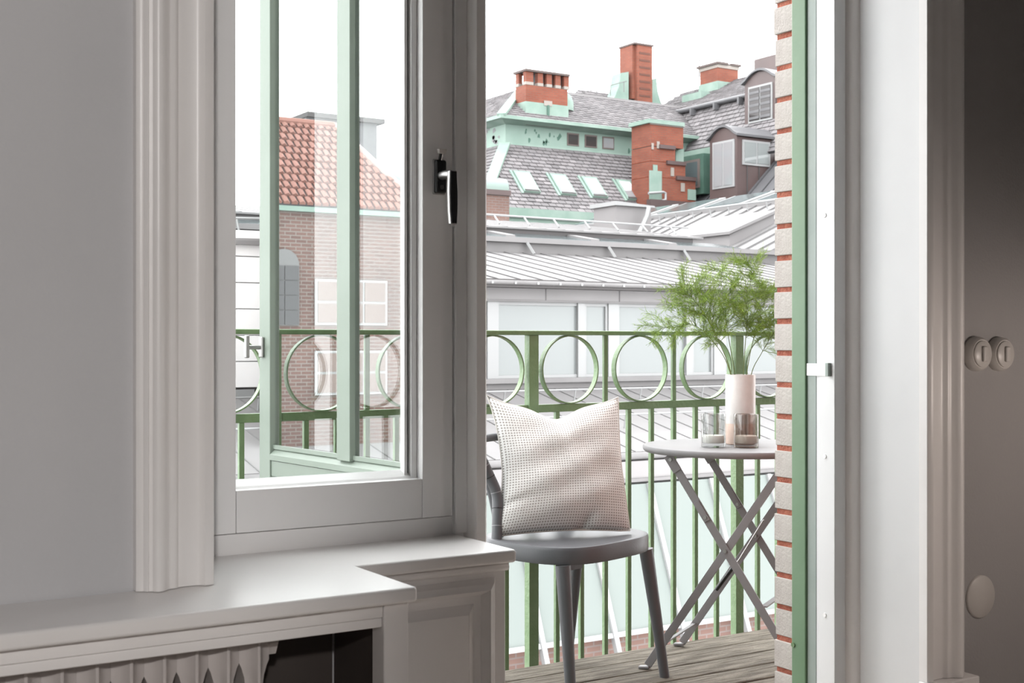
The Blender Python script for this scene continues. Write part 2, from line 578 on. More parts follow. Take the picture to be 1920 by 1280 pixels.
# ------------------------------------------------------------------ inner window with the post beside the door
SYF = 2.20
wi = thing('window_1', (1.0, SYF, 0.67), 'white inner window sash with a dark lever handle and clear pane', 'window', kind='structure')
build('bottom_rail', B(0.8005, 1.1745, SYF, SYF + 0.06, 0.708, 0.784), SASH, wi, bevel=0.0015)
build('top_rail', B(0.8005, 1.1745, SYF, SYF + 0.06, 2.36, 2.44), SASH, wi, bevel=0.0015)
build('stile', B(0.69, 0.7995, SYF, SYF + 0.06, 0.708, 2.44), SASH, wi, bevel=0.0015)
build('stile', B(1.1755, 1.2426, SYF, SYF + 0.06, 0.708, 2.44), SASH, wi, bevel=0.0015)
# stepped glazing beads round the pane
bead = MB()
bead.box(1.1625, 1.175, SYF + 0.022, SYF + 0.048, 0.784, 2.36)
build('glazing_bead', bead, SASH, wi, bevel=0.002)
build('spacer_strip', B(1.158, 1.1625, SYF + 0.036, SYF + 0.048, 0.79, 2.36), DARKMETAL, wi)
build('glazing_bead', B(1.1515, 1.158, SYF + 0.030, SYF + 0.048, 0.784, 2.36), SASH, wi, bevel=0.001)
build('glazing_bead', B(0.8, 0.8065, SYF + 0.030, SYF + 0.048, 0.784, 2.36), SASH, wi, bevel=0.001)
build('glazing_bead', MB().hexa([(0.80, SYF + 0.02, 0.784), (1.175, SYF + 0.02, 0.784), (1.175, SYF + 0.048, 0.784), (0.80, SYF + 0.048, 0.784)],
                                [(0.80, SYF + 0.026, 0.788), (1.175, SYF + 0.026, 0.788), (1.175, SYF + 0.048, 0.799), (0.80, SYF + 0.048, 0.799)]), SASH, wi)
build('pane', B(0.80, 1.155, SYF + 0.048, SYF + 0.052, 0.786, 2.36), GLASS_WIN, wi)
build('frame_sill', B(0.66, 1.2735, SYF + 0.008, SYF + 0.14, 0.6455, 0.706), SASH, wi, bevel=0.002)
build('frame_head', B(0.66, 1.2735, SYF + 0.008, SYF + 0.14, 2.442, 2.52), SASH, wi, bevel=0.002)
build('frame_jamb', B(0.66, 0.688, SYF + 0.008, SYF + 0.14, 0.706, 2.442), SASH, wi, bevel=0.002)
build('frame_jamb', B(1.2465, 1.2735, SYF - 0.004, SYF + 0.14, 0.672, 2.52), SASH, wi, bevel=0.002)
post = MB()
post.prism([(1.2738, 2.345), (1.2738, SYF - 0.028), (1.2775, SYF - 0.034), (1.297, SYF - 0.034), (1.303, SYF - 0.028), (1.303, 2.345)], 0.0, 2.52)
build('door_post', post, TRIM, wi, smooth=True)

# lever handle
HZ = 1.372
hb = build('handle_plate', B(1.198, 1.222, SYF - 0.014, SYF - 0.0005, HZ - 0.034, HZ + 0.031), BLACK, wi, bevel=0.004)
build('plate_rim', B(1.1965, 1.2235, SYF - 0.0045, SYF - 0.0005, HZ - 0.036, HZ + 0.033), STEEL, hb, bevel=0.002)
build('lever_neck', MB().tube([(1.210, SYF - 0.012, HZ + 0.0), (1.210, SYF - 0.034, HZ + 0.0), (1.212, SYF - 0.05, HZ - 0.002)], [0.0085, 0.0085, 0.0075], 14), STEEL, hb, smooth=True)
lv = MB()
n0 = [(1.204, HZ + 0.006), (1.2205, HZ + 0.006), (1.2225, HZ - 0.035), (1.2222, HZ - 0.07), (1.2205, HZ - 0.098), (1.2065, HZ - 0.098), (1.204, HZ - 0.07), (1.203, HZ - 0.035)]
lv.hexa([(x, SYF - 0.046, z) for x, z in n0], [(x, SYF - 0.057, z) for x, z in n0])
lever = build('lever', lv, STEEL, wi, bevel=0.0022)
lv2 = MB()
n1 = [(1.2063, HZ + 0.0035), (1.2183, HZ + 0.0035), (1.2203, HZ - 0.035), (1.22, HZ - 0.07), (1.2185, HZ - 0.0955), (1.2085, HZ - 0.0955), (1.2063, HZ - 0.07), (1.2053, HZ - 0.035)]
lv2.hexa([(x, SYF - 0.0565, z) for x, z in n1], [(x, SYF - 0.0585, z) for x, z in n1])
build('lever_inlay', lv2, BLACK, lever)
ky = build('lock_pin', MB().tube([(1.210, SYF - 0.008, HZ + 0.03), (1.211, SYF - 0.012, HZ + 0.044)], 0.004, 10), BLACK, hb)
build('pin_cap', MB().hexa([(1.203, SYF - 0.018, HZ + 0.042), (1.217, SYF - 0.018, HZ + 0.042), (1.219, SYF - 0.006, HZ + 0.044), (1.205, SYF - 0.006, HZ + 0.044)],
                           [(1.201, SYF - 0.02, HZ + 0.051), (1.219, SYF - 0.02, HZ + 0.051), (1.221, SYF - 0.006, HZ + 0.053), (1.203, SYF - 0.006, HZ + 0.053)]), PLASTIC, hb, bevel=0.001)
build('key_hole', MB().lathe((1.2105, SYF - 0.0139, HZ - 0.022), [(0.0045, 0), (0.0045, 0.001)], 12, 'y'), DARKMETAL, hb)

# ------------------------------------------------------------------ the L-shaped sill, radiator housing, panel
SZ = 0.67
sill_poly = [(-1.199, WY - 0.001), (-1.199, 1.765), (0.935, 1.765), (0.935, 1.985), (1.256, 1.985), (1.256, 2.207), (0.662, 2.207), (0.662, WY - 0.001)]
sill = build('window_sill', MB().prism(sill_poly, SZ - 0.024, SZ), TRIM, bevel=0.006, seg=3)
tag(sill, 'white painted L-shaped sill board under the window', 'window sill', kind='structure')

rc = thing('radiator_housing', (0.3, 1.79, 0.0), 'white wooden housing frame around the radiator under the sill', 'radiator cover')
build('apron', B(-1.199, 0.885, 1.785, 1.803, SZ - 0.046, SZ - 0.0245), TRIM, rc, bevel=0.002)
build('apron', B(-1.199, 0.885, 1.788, 1.803, SZ - 0.0615, SZ - 0.0465), TRIM, rc, bevel=0.002)
build('corner_post', B(0.8855, 0.9285, 1.783, 1.826, 0.0, SZ - 0.0245), TRIM, rc, bevel=0.003)
build('recess_shade_side_board', B(0.902, 0.92, 1.827, 2.005, 0.0, SZ - 0.0245), RECESS_SHADE, rc)
build('recess_shade_board', B(-1.199, 0.659, 1.957, 1.969, 0.0, SZ - 0.0245), RECESS_SHADE, rc)  # dark board added behind the radiator in place of recess shade
build('recess_shade_board', B(0.661, 0.9015, 2.012, 2.0299, 0.0, 0.6445), RECESS_SHADE, rc)
# cast-iron radiator
rad = thing('radiator', (0.3, 1.88, 0.1), 'cast iron column radiator under the window sill', 'radiator')
sec = MB()
RZ0, RZ1, RF = 0.12, 0.640, 1.826      # foot and top of the sections, front of the ridges
HW = 0.0236


def rad_slice(z, wd, back):
    """plan of one section at a height: sharp front ridge, hollow flanks"""
    f = [(0.0, 0.0), (0.0022, 0.0008), (0.0035, 0.004), (wd * 0.35, 0.012), (wd * 0.62, 0.019), (wd, 0.022)]
    right = [(x_, RF + y_, z) for x_, y_ in f] + [(wd, RF + back, z)]
    left = [(-x_, y_, z_) for x_, y_, z_ in reversed(right) if x_ > 0]
    return right + left


levels = [(RZ0, 0.013), (RZ0 + 0.03, HW), (RZ0 + 0.07, HW), (RZ0 + 0.10, 0.015), (RZ0 + 0.13, 0.0125), (0.30, 0.0115), (0.52, 0.0125), (0.545, 0.0155), (0.560, 0.020), (0.568, HW), (0.61, HW), (0.628, 0.019), (RZ1, 0.010)]
nsl = None
for i, (z, wd) in enumerate(levels):
    sl_ = rad_slice(z, wd, 0.095)
    nsl = len(sl_)
    sec.v += [Vector(p) for p in sl_]
for i in range(len(levels) - 1):
    for k in range(nsl):
        k2 = (k + 1) % nsl
        sec.f.append([i * nsl + k, i * nsl + k2, (i + 1) * nsl + k2, (i + 1) * nsl + k])
sec.f.append(list(reversed(range(nsl))))
sec.f.append([(len(levels) - 1) * nsl + k for k in range(nsl)])
first = None
x = 0.700
for k in range(32):
    if first is None:
        first = build('section', sec, RADPAINT, rad, origin=(0, 1.868, RZ0), smooth=True)
        first.location = Vector((x, 1.868, RZ0)) - WL[rad.name]
    else:
        copy_of(first, rad, (x, 1.868, RZ0))
    x -= 0.0475
build('end_hub', MB().tube([(0.724, 1.868, 0.592), (0.738, 1.868, 0.592), (0.741, 1.868, 0.592)], [0.022, 0.022, 0.015], 6), RADPAINT, rad)
build('foot', B(0.69, 0.71, 1.85, 1.89, 0.0, 0.125), RADPAINT, rad)
build('foot', B(-0.735, -0.715, 1.85, 1.89, 0.0, 0.125), RADPAINT, rad)

wp = thing('wainscot_panel', (1.09, 2.02, 0.0), 'white raised and fielded wooden panel beneath the end of the sill', 'panel')
PF = 2.008
build('board', B(0.9215, 1.246, PF, 2.028, 0.0, SZ - 0.0245), TRIM, wp, bevel=0.003)
build('cap_bead', MB().tube([(0.94, PF - 0.002, SZ - 0.033), (1.248, PF - 0.002, SZ - 0.033)], 0.0075, 10), TRIM, wp, smooth=True)
def frame_band(name, x0, x1, z1, wdt, y_out, y_in, mat_=TRIM):
    """mitred moulding: top and right-hand side of a sunk frame (the left side sits behind the post)"""
    mb = MB()
    xo, zo, xi, zi = x1, z1, x1 - wdt, z1 - wdt
    mb.hexa([(x0, PF, zo), (xo, PF, zo), (xi, PF, zi), (x0, PF, zi)][::-1], [(x0, y_out, zo), (xo, y_out, zo), (xi, y_in, zi), (x0, y_in, zi)][::-1])
    mb.hexa([(xo, PF, zo), (xo, PF, 0.08), (xi, PF, 0.08), (xi, PF, zi)][::-1], [(xo, y_out, zo), (xo, y_out, 0.08), (xi, y_in, 0.08), (xi, y_in, zi)][::-1])
    return build(name, mb, mat_, wp)
frame_band('outer_moulding', 0.93, 1.222, 0.619, 0.008, PF - 0.0015, PF - 0.013)
frame_band('outer_moulding', 0.93, 1.214, 0.611, 0.011, PF - 0.013, PF - 0.019)
frame_band('inner_moulding', 0.93, 1.203, 0.600, 0.010, PF - 0.019, PF - 0.002)
frame_band('inner_moulding', 0.93, 1.178, 0.575, 0.016, PF - 0.0005, PF - 0.011)
build('raised_field', B(0.93, 1.162, PF - 0.011, PF - 0.0005, 0.08, 0.559), TRIM, wp, bevel=0.001)

# ------------------------------------------------------------------ balcony door: frame on the right
df = thing('door_frame', (2.3, 2.2, 0.0), 'white and green balcony door frame with hinge plate beside the brick', 'door frame', kind='structure')
build('reveal_board', B(2.336, 2.3455, WY - 0.012, 2.158, 0.0, 2.515), REVEAL, df)
quarter = [(2.336, 2.158)] + [(2.336 - 0.030 * math.sin(a), 2.188 - 0.030 * math.cos(a)) for a in [math.pi / 2 * k / 8 for k in range(0, 9)]] + [(2.305, 2.20), (2.345, 2.20), (2.345, 2.158)]
build('corner_bead', MB().prism(quarter, 0.0, 2.515), TRIM, df, smooth=True)
build('jamb', MB().prism([(2.269, 2.176), (2.303, 2.176), (2.345, 2.2005), (2.345, 2.225), (2.269, 2.225)], 0.0, 2.515), REVEAL, df, bevel=0.0015)
build('jamb_strip', B(2.271, 2.345, 2.2255, 2.236, 0.0, 2.515), REVEAL, df)
build('rebate_strip', B(2.270, 2.345, 2.2365, 2.266, 0.0, 2.515), GREYGREEN, df, bevel=0.001)
build('outer_jamb', B(2.264, 2.345, 2.2665, 2.314, 0.0, 2.515), JAMBGREEN, df, bevel=0.003)
for z in (1.99, 1.352, 0.775, 0.395):
    build('screw_cap', MB().tube([(2.2705, 2.207, z), (2.2668, 2.207, z)], [0.0065, 0.005], 14), SASH, df, smooth=True)
pl = build('strike_plate', B(2.2675, 2.2695, 2.195, 2.266, 0.967, 0.997), SASH, df, bevel=0.0006)
build('plate_lip', B(2.258, 2.2685, 2.186, 2.196, 0.967, 0.999), GREYGREEN, pl, bevel=0.001)
pl = build('strike_plate', B(2.2675, 2.2695, 2.195, 2.266, 1.905, 1.912), SASH, df)
build('screw', MB().tube([(2.2655, 2.307, 0.305), (2.261, 2.307, 0.305)], 0.006, 10), RAILGREEN, df)

# brick pier: red mortar core and one cream brick per course
pier = thing('wall_brick_pier', (2.45, 2.36, 0.0), 'cream brick pier with red joints beside the balcony door', 'brick wall', kind='structure')
build('mortar_core', B(2.2945, 3.05, 2.3155, FY - 0.004, -0.12, 3.0), MORTARRED, pier)
CH = 0.0797
bm0 = MB().box(-0.125, 0.125, -0.042, 0.042, -0.0332, 0.0332)
b0 = build('brick', bm0, BRICKWHITE, pier, origin=(0, 0, 0), bevel=0.0018, seg=1)
k = 0
z = 0.383 - CH * 5 + CH / 2
while z < 2.95:
    dx = random.uniform(-0.0022, 0.0022)
    loc = (2.290 + 0.125 + dx, 2.3585 + random.uniform(-0.0015, 0.0015), z)
    o = b0 if k == 0 else copy_of(b0, pier, loc)
    o.location = Vector(loc) - WL[pier.name]
    o.rotation_euler = (random.uniform(-0.006, 0.006), random.uniform(-0.004, 0.004), random.uniform(-0.004, 0.004))
    z += CH
    k += 1

# ------------------------------------------------------------------ switches and cover on the dark wall
def switch(xc, zc, label):
    s = thing('light_switch', (xc, WY, zc), label, 'switch', 'round light switches')
    build('rim', MB().lathe((xc, WY, zc), [(0.0405, 0.0), (0.0405, 0.008), (0.039, 0.016), (0.034, 0.022), (0.0315, 0.0215)], 40, 'y'), PLASTIC, s, smooth=True)
    d = build('dial', MB().lathe((xc, WY, zc), [(0.0305, 0.018), (0.0305, 0.0245), (0.028, 0.0265), (0.0, 0.0265)], 40, 'y'), PLASTIC, s, smooth=True)
    build('rocker', B(xc - 0.0075, xc + 0.0075, WY - 0.033, WY - 0.0262, zc - 0.018, zc + 0.018), PLASTIC, d, bevel=0.003)
switch(2.513, 1.021, 'round cream light switch next to the white door casing')
switch(2.595, 1.020, 'round cream light switch farther from the door casing')
cp = build('cover_plate', MB().lathe((2.532, WY, 0.452), [(0.050, 0.0), (0.050, 0.003), (0.047, 0.006), (0.0, 0.0065)], 48, 'y'), PLASTIC, smooth=True)
tag(cp, 'blank round cream cover plate low on the dark grey wall', 'cover plate')

# ------------------------------------------------------------------ open glazed balcony door leaf
HP = Vector((1.312, 2.425, 0))
U = Vector((-0.0957, 0.9954, 0))
NN = Vector((-0.9954, -0.0957, 0))     # towards the camera side
LEAF = 0.802
dl = thing('door_1', (HP.x, HP.y, 0.03), 'pale green glazed balcony door standing open outside the window', 'door', kind='structure')
def leaf_box(s0, s1, z0, z1, d0, d1):
    return MB().obox(HP + U * s0 + NN * d0 + Vector((0, 0, z0)), U * (s1 - s0), NN * (d1 - d0), (0, 0, z1 - z0))
build('stile', leaf_box(LEAF - 0.060, LEAF, 0.03, 2.45, -0.028, 0), GREEN, dl, bevel=0.002)
build('stile', leaf_box(0.0, 0.10, 0.03, 2.45, -0.028, 0), GREEN, dl, bevel=0.002)
build('muntin', leaf_box(0.335, 0.396, 0.767, 2.36, -0.028, 0), GREEN, dl, bevel=0.002)
build('top_rail', leaf_box(0.10, LEAF - 0.060, 2.36, 2.45, -0.028, 0), GREEN, dl, bevel=0.002)
mb = MB()
o_ = HP + U * 0.1
e_ = U * (LEAF - 0.160)
def q(d, z):
    return o_ + NN * d + Vector((0, 0, z))
sect = [(0.0, 0.742), (0.0, 0.756), (-0.014, 0.770), (-0.028, 0.770), (-0.028, 0.742)]
mb.hexa([q(d, z) for d, z in sect], [q(d, z) + e_ for d, z in sect])
build('sill_rail', mb, GREEN, dl)
build('mid_rail', leaf_box(0.1, LEAF - 0.060, 0.700, 0.7405, -0.028, -0.004), GREEN, dl, bevel=0.001)
sect = [(-0.004, 0.685), (-0.004, 0.699), (-0.026, 0.699), (-0.026, 0.660), (-0.016, 0.660)]
mb = MB().hexa([q(d, z) for d, z in sect], [q(d, z) + e_ for d, z in sect])
build('panel_moulding', mb, GREEN, dl)
build('panel', leaf_box(0.1, LEAF - 0.060, 0.25, 0.6595, -0.026, -0.014), GREEN, dl)
build('bottom_rail', leaf_box(0.1, LEAF - 0.060, 0.03, 0.2495, -0.028, 0), GREEN, dl, bevel=0.002)
for (s0, s1) in ((0.1, 0.335), (0.396, LEAF - 0.060)):
    build('pane', leaf_box(s0, s1, 0.7705, 2.36, -0.019, -0.015), GLASS_DOOR, dl)
    build('glazing_bead', leaf_box(s0, s1, 0.7705, 0.781, -0.0148, -0.009), GREEN, dl)
hd = build('handle', leaf_box(LEAF - 0.030, LEAF - 0.012, 1.008, 1.062, 0.0, 0.009), STEEL, dl, bevel=0.003)
hc = HP + U * (LEAF - 0.021)
build('handle_stem', MB().tube([hc + NN * 0.009 + Vector((0, 0, 1.035)), hc + NN * 0.045 + Vector((0, 0, 1.035))], 0.006, 10), STEEL, hd)
build('handle_grip', leaf_box(LEAF - 0.027, LEAF - 0.015, 1.007, 1.066, 0.040, 0.052), STEEL, hd, bevel=0.003)

# ------------------------------------------------------------------ balcony floor: weathered planks
bf = thing('floor_balcony', (1.7, 2.95, 0.0), 'weathered wooden plank floor of the balcony', 'balcony floor', kind='structure')
y = 3.495
k = 0
cuts = [2.62, 1.9, 3.3, 2.2, 2.95, 1.7, 2.5, 2.05, 3.1]
while y > 2.42:
    w0 = 0.128
    y0 = max(y - w0, 2.405)
    zt = random.uniform(-0.003, 0.001)
    for (xa, xb) in ((-0.4, cuts[k % 9] - 0.0015 + 10), ):
        xb = 4.15
        build('plank', B(xa, xb, y0 + 0.0035, y - 0.0035, -0.035 + zt, zt), DECK, bf, bevel=0.004, seg=1)
    y -= w0 + 0.0015
    k += 1
build('joist', B(-0.4, 4.15, 3.40, 3.46, -0.14, -0.0385), DARKEDGE, bf)
build('slab', B(-0.45, 4.2, FY + 0.002, 3.40, -0.2, -0.141), PLASTER, bf)

# ------------------------------------------------------------------ balcony railing
RY = 3.545
rl = thing('balcony_railing', (2.3, RY, -0.1), 'green iron balcony railing with rings under the top rail', 'railing')
PX0, SPAN = 2.300, 0.897
TZ0, TZ1, MZ0, MZ1 = 1.071, 1.086, 0.816, 0.842
xl, xr = PX0 - 3 * SPAN - 0.02, PX0 + 2 * SPAN + 0.02
build('top_rail', B(xl, xr, RY - 0.02, RY + 0.02, TZ0, TZ1), RAILGREEN, rl, bevel=0.003)
build('middle_rail', B(xl, xr, RY - 0.008, RY + 0.008, MZ0, MZ1), RAILGREEN, rl, bevel=0.002)
build('bottom_rail', B(xl, xr, RY - 0.008, RY + 0.008, -0.10, -0.075), RAILGREEN, rl, bevel=0.002)
p0 = build('post', B(-0.0185, 0.0185, -0.0155, 0.0155, -0.12, TZ0), RAILGREEN, rl, origin=(0, 0, 0), bevel=0.002)
bar_t = build('ring_bar', B(-0.008, 0.008, -0.006, 0.006, MZ1, TZ0), RAILGREEN, rl, origin=(0, 0, 0), bevel=0.001, seg=1)
bar_l = build('baluster', B(-0.0078, 0.0078, -0.0075, 0.0075, -0.0755, MZ0), RAILGREEN, rl, origin=(0, 0, 0), bevel=0.001, seg=1)
ring = MB()
RC = (TZ0 + MZ1) / 2
RR = (TZ0 - MZ1) / 2 + 0.0005
NR = 56
for i in range(NR):
    a = 2 * math.pi * i / NR
    for (r, dy) in ((RR, -0.011), (RR, 0.011), (RR - 0.0045, 0.011), (RR - 0.0045, -0.011)):
        ring.v.append(Vector((r * math.cos(a), dy, RC + r * math.sin(a))))
for i in range(NR):
    j = (i + 1) % NR
    for m_ in range(4):
        n_ = (m_ + 1) % 4
        ring.f.append([4 * i + m_, 4 * i + n_, 4 * j + n_, 4 * j + m_])
r0 = build('ring', ring, RAILGREEN, rl, origin=(0, 0, 0), smooth=True)
used = {}
def put(o, x):
    if o.name in used:
        c = copy_of(o, rl, (x, RY, 0))
    else:
        used[o.name] = 1
        o.location = Vector((x, RY, 0)) - WL[rl.name]
for b_ in range(-3, 3):
    xp = PX0 + b_ * SPAN
    if b_ <= 2:
        put(p0, xp)
    if b_ == 2:
        break
    for j in range(3):
        put(r0, xp + SPAN / 6 + j * SPAN / 3)
        if j:
            put(bar_t, xp + j * SPAN / 3)
    for j in range(1, 9):
        put(bar_l, xp + j * SPAN / 9)

# ------------------------------------------------------------------ chair
def chair():
    cx, cy, th = 2.25, 3.275, math.radians(17)
    R = Matrix.Rotation(th, 3, 'Z')
    o = Vector((cx, cy, 0))
    def L(x, y, z):
        return o + R @ Vector((x, y, z))
    ch = thing('chair', (cx, cy, 0), 'anthracite grey cafe chair with a rounded seat on the balcony', 'chair')
    # seat: rounded outline, thick rim, shallow dish
    n = 64
    def outl(sc, k):
        a = 2 * math.pi * k / n
        c_, s_ = math.cos(a), math.sin(a)
        p = 3.2
        r = (abs(c_) ** p + abs(s_) ** p) ** (-1 / p)
        wx = 0.245 if s_ < 0 else 0.245 - 0.03 * s_ * s_
        return r * c_ * wx * sc, r * s_ * 0.215 * sc
    mb = MB()
    rings = [(0.93, 0.402), (0.99, 0.404), (1.0, 0.412), (1.0, 0.445), (0.985, 0.453), (0.95, 0.4555), (0.88, 0.4515), (0.6, 0.449), (0.2, 0.448)]
    for sc, z in rings:
        for k in range(n):
            x, y = outl(sc, k)
            mb.v.append(L(x, y, z))
    for i in range(len(rings) - 1):
        for k in range(n):
            k2 = (k + 1) % n
            mb.f.append([i * n + k, i * n + k2, (i + 1) * n + k2, (i + 1) * n + k])
    mb.f.append([k for k in reversed(range(n))])
    mb.f.append([(len(rings) - 1) * n + k for k in range(n)])
    seat = build('seat', mb, CHAIR, ch, smooth=True)
    tops = [(-0.207, -0.155), (0.195, -0.165), (-0.17, 0.165), (0.207, 0.112)]
    foot = [(-0.213, -0.192), (0.240, -0.205), (-0.195, 0.180), (0.190, 0.142)]
    for (tx, ty), (fx, fy) in zip(tops, foot):
        lg = build('leg', MB().tube([L(fx, fy, 0.0), L(fx * 0.75 + tx * 0.25, fy * 0.75 + ty * 0.25, 0.105), L(tx, ty, 0.403)], [0.0155, 0.0165, 0.0225], 20), CHAIR, ch, smooth=True)
    build('corner_block', MB().obox(L(-0.190, -0.16, 0.385), R @ Vector((0.07, 0, 0)), R @ Vector((0, 0.03, 0)), (0, 0, 0.02)), CHAIR, ch)
    # bent back: flaring uprights that swing outwards to a crest, inner stays behind
    def smooth_path(pts, n=8):
        pts = [Vector(p) for p in pts]
        out = []
        for k in range(len(pts) - 1):
            p0, p1, p2, p3 = pts[max(k - 1, 0)], pts[k], pts[k + 1], pts[min(k + 2, len(pts) - 1)]
            for j in range(n):
                u = j / n
                out.append(0.5 * ((2 * p1) + (p2 - p0) * u + (2 * p0 - 5 * p1 + 4 * p2 - p3) * u * u + (3 * p1 - p0 - 3 * p2 + p3) * u ** 3))
        out.append(pts[-1])
        return out
    for sx in (-1, 1):
        w2 = 1.0 if sx < 0 else 0.86
        pa = smooth_path([L(sx * 0.205 * w2, 0.105, 0.42), L(sx * 0.186 * w2, 0.118, 0.50), L(sx * 0.172 * w2, 0.132, 0.58), L(sx * 0.190 * w2, 0.150, 0.645), L(sx * 0.220 * w2, 0.158, 0.70), L(sx * 0.262 * w2, 0.160, 0.738)])
        up_ = build('back_upright', MB().tube(pa, 0.0165, 16), CHAIR, ch, smooth=True)
        for j in (7, 12, 17, 23, 28):
            d = (pa[j + 1] - pa[j - 1]).normalized()
            build('binding_band', MB().tube([pa[j] - d * 0.0009, pa[j] + d * 0.0009], 0.0171, 16), CHAIRLINE if j != 12 and j != 23 else BLACK, up_)
        pb = smooth_path([L(sx * 0.150, 0.135, 0.43), L(sx * 0.158, 0.165, 0.58), L(sx * 0.196 * w2, 0.176, 0.70), L(sx * 0.225 * w2, 0.172, 0.745)])
        build('back_stay', MB().tube(pb, 0.0125, 14), CHAIR, ch, smooth=True)
    build('crest_rail', MB().tube(smooth_path([L(-0.255, 0.172, 0.748), L(-0.13, 0.19, 0.752), L(0.1, 0.19, 0.752), L(0.222, 0.165, 0.748)]), 0.0125, 14), CHAIR, ch, smooth=True)
chair()

# ------------------------------------------------------------------ cushion
def cushion():
    az = math.radians(-17)
    ux = Vector((math.cos(az), math.sin(az), 0))
    fwd = Vector((math.sin(az), -math.cos(az), 0))          # towards the viewer
    tilt = math.radians(16)
    up = Vector((0, 0, 1)) * math.cos(tilt) - fwd * math.sin(tilt)
    nrm = ux.cross(up).normalized()
    if nrm.dot(fwd) < 0:
        nrm = -nrm
    n = 44
    W, H, T = 0.210, 0.205, 0.072
    c0 = Vector((2.250, 3.262, 0.4575))
    v, f, uvs = [], [], []
    def outline(a, b):
        # concave edges, pulled-out ears, chopped dip in the top
        x = W * a * (1 - 0.075 * (1 - b * b)) * (1.0 + 0.05 * max(0, -b))
        y = H * b * (1 - 0.055 * (1 - a * a))
        x += -0.018 * b * b if b < 0 else -0.004 * b * b
        if b > 0:
            dip = math.exp(-((a + 0.03) / 0.33) ** 2)
            y -= 0.040 * dip * b ** 3
            y += 0.020 * abs(a) ** 4 * b ** 4
            if a < 0:
                x -= 0.014 * (-a) ** 6 * b ** 6
                y += 0.012 * (-a) ** 6 * b ** 6
        return x, y
    rnd = random.Random(3)
    for side in (1, -1):
        for i in range(n + 1):
            for j in range(n + 1):
                a, b = -1 + 2 * i / n, -1 + 2 * j / n
                x, y = outline(a, b)
                e = max(0.0, (1 - a * a) * (1 - b * b))
                t = T * e ** 0.48
                if b < 0:
                    t *= 1 + 0.28 * (-b) * (1 - b * b)
                # creases
                t -= 0.014 * math.exp(-((a + 0.03) / 0.10) ** 2) * max(0, b) ** 2 * (e ** 0.3)
                if side > 0:
                    t += 0.004 * math.sin(9 * a + 5 * b) * e + 0.004 * math.sin(4 * a - 11 * b + 1) * e
                    t -= 0.022 * math.exp(-((a - 0.25 - 0.5 * (b + 1)) / 0.09) ** 2) * math.exp(-((b + 0.93) / 0.16) ** 2)
                    t -= 0.008 * math.exp(-((b + 0.55 - 0.2 * (a + 1)) / 0.05) ** 2) * math.exp(-((a + 0.85) / 0.22) ** 2)
                p = c0 + ux * x + up * (y + H) + nrm * (t * side)
                if p.z < 0.4565:
                    p.z = 0.4565 + (p.z - 0.4565) * 0.05
                v.append(p)
                uvs.append((i / n, j / n))
    st = (n + 1) * (n + 1)
    for s in (0, 1):
        for i in range(n):
            for j in range(n):
                q_ = [s * st + i * (n + 1) + j, s * st + (i + 1) * (n + 1) + j, s * st + (i + 1) * (n + 1) + j + 1, s * st + i * (n + 1) + j + 1]
                f.append(q_ if s == 0 else q_[::-1])
    me = bpy.data.meshes.new('cushion')
    org = c0
    me.from_pydata([tuple(p - org) for p in v], [], f)
    ul = me.uv_layers.new(name='weave')
    for lp in me.loops:
        ul.data[lp.index].uv = uvs[lp.vertex_index]
    bm = bmesh.new()
    bm.from_mesh(me)
    bmesh.ops.remove_doubles(bm, verts=bm.verts, dist=1e-5)
    bmesh.ops.recalc_face_normals(bm, faces=bm.faces)
    bm.to_mesh(me)
    bm.free()
    for p in me.polygons:
        p.use_smooth = True
    me.materials.append(CUSHION)
    o = bpy.data.objects.new('cushion', me)
    link(o, None, org)
    tag(o, 'square off-white waffle weave cushion propped on the grey chair', 'cushion')
    # piping along the seam
    rim = []
    m = 40
    for k in range(m):
        rim.append((-1 + 2 * k / m, -1))
    for k in range(m):
        rim.append((1, -1 + 2 * k / m))
    for k in range(m):
        rim.append((1 - 2 * k / m, 1))
    for k in range(m + 1):
        rim.append((-1, 1 - 2 * k / m))
    pts = []
    for a, b in rim:
        x, y = outline(a, b)
        p = c0 + ux * x + up * (y + H)
        p.z = max(p.z, 0.4605)
        pts.append(p)
    build('piping', MB().tube(pts, 0.0028, 6, caps=False), mat('off_white_piping', (0.62, 0.60, 0.57), 0.9), o, smooth=True)
cushion()

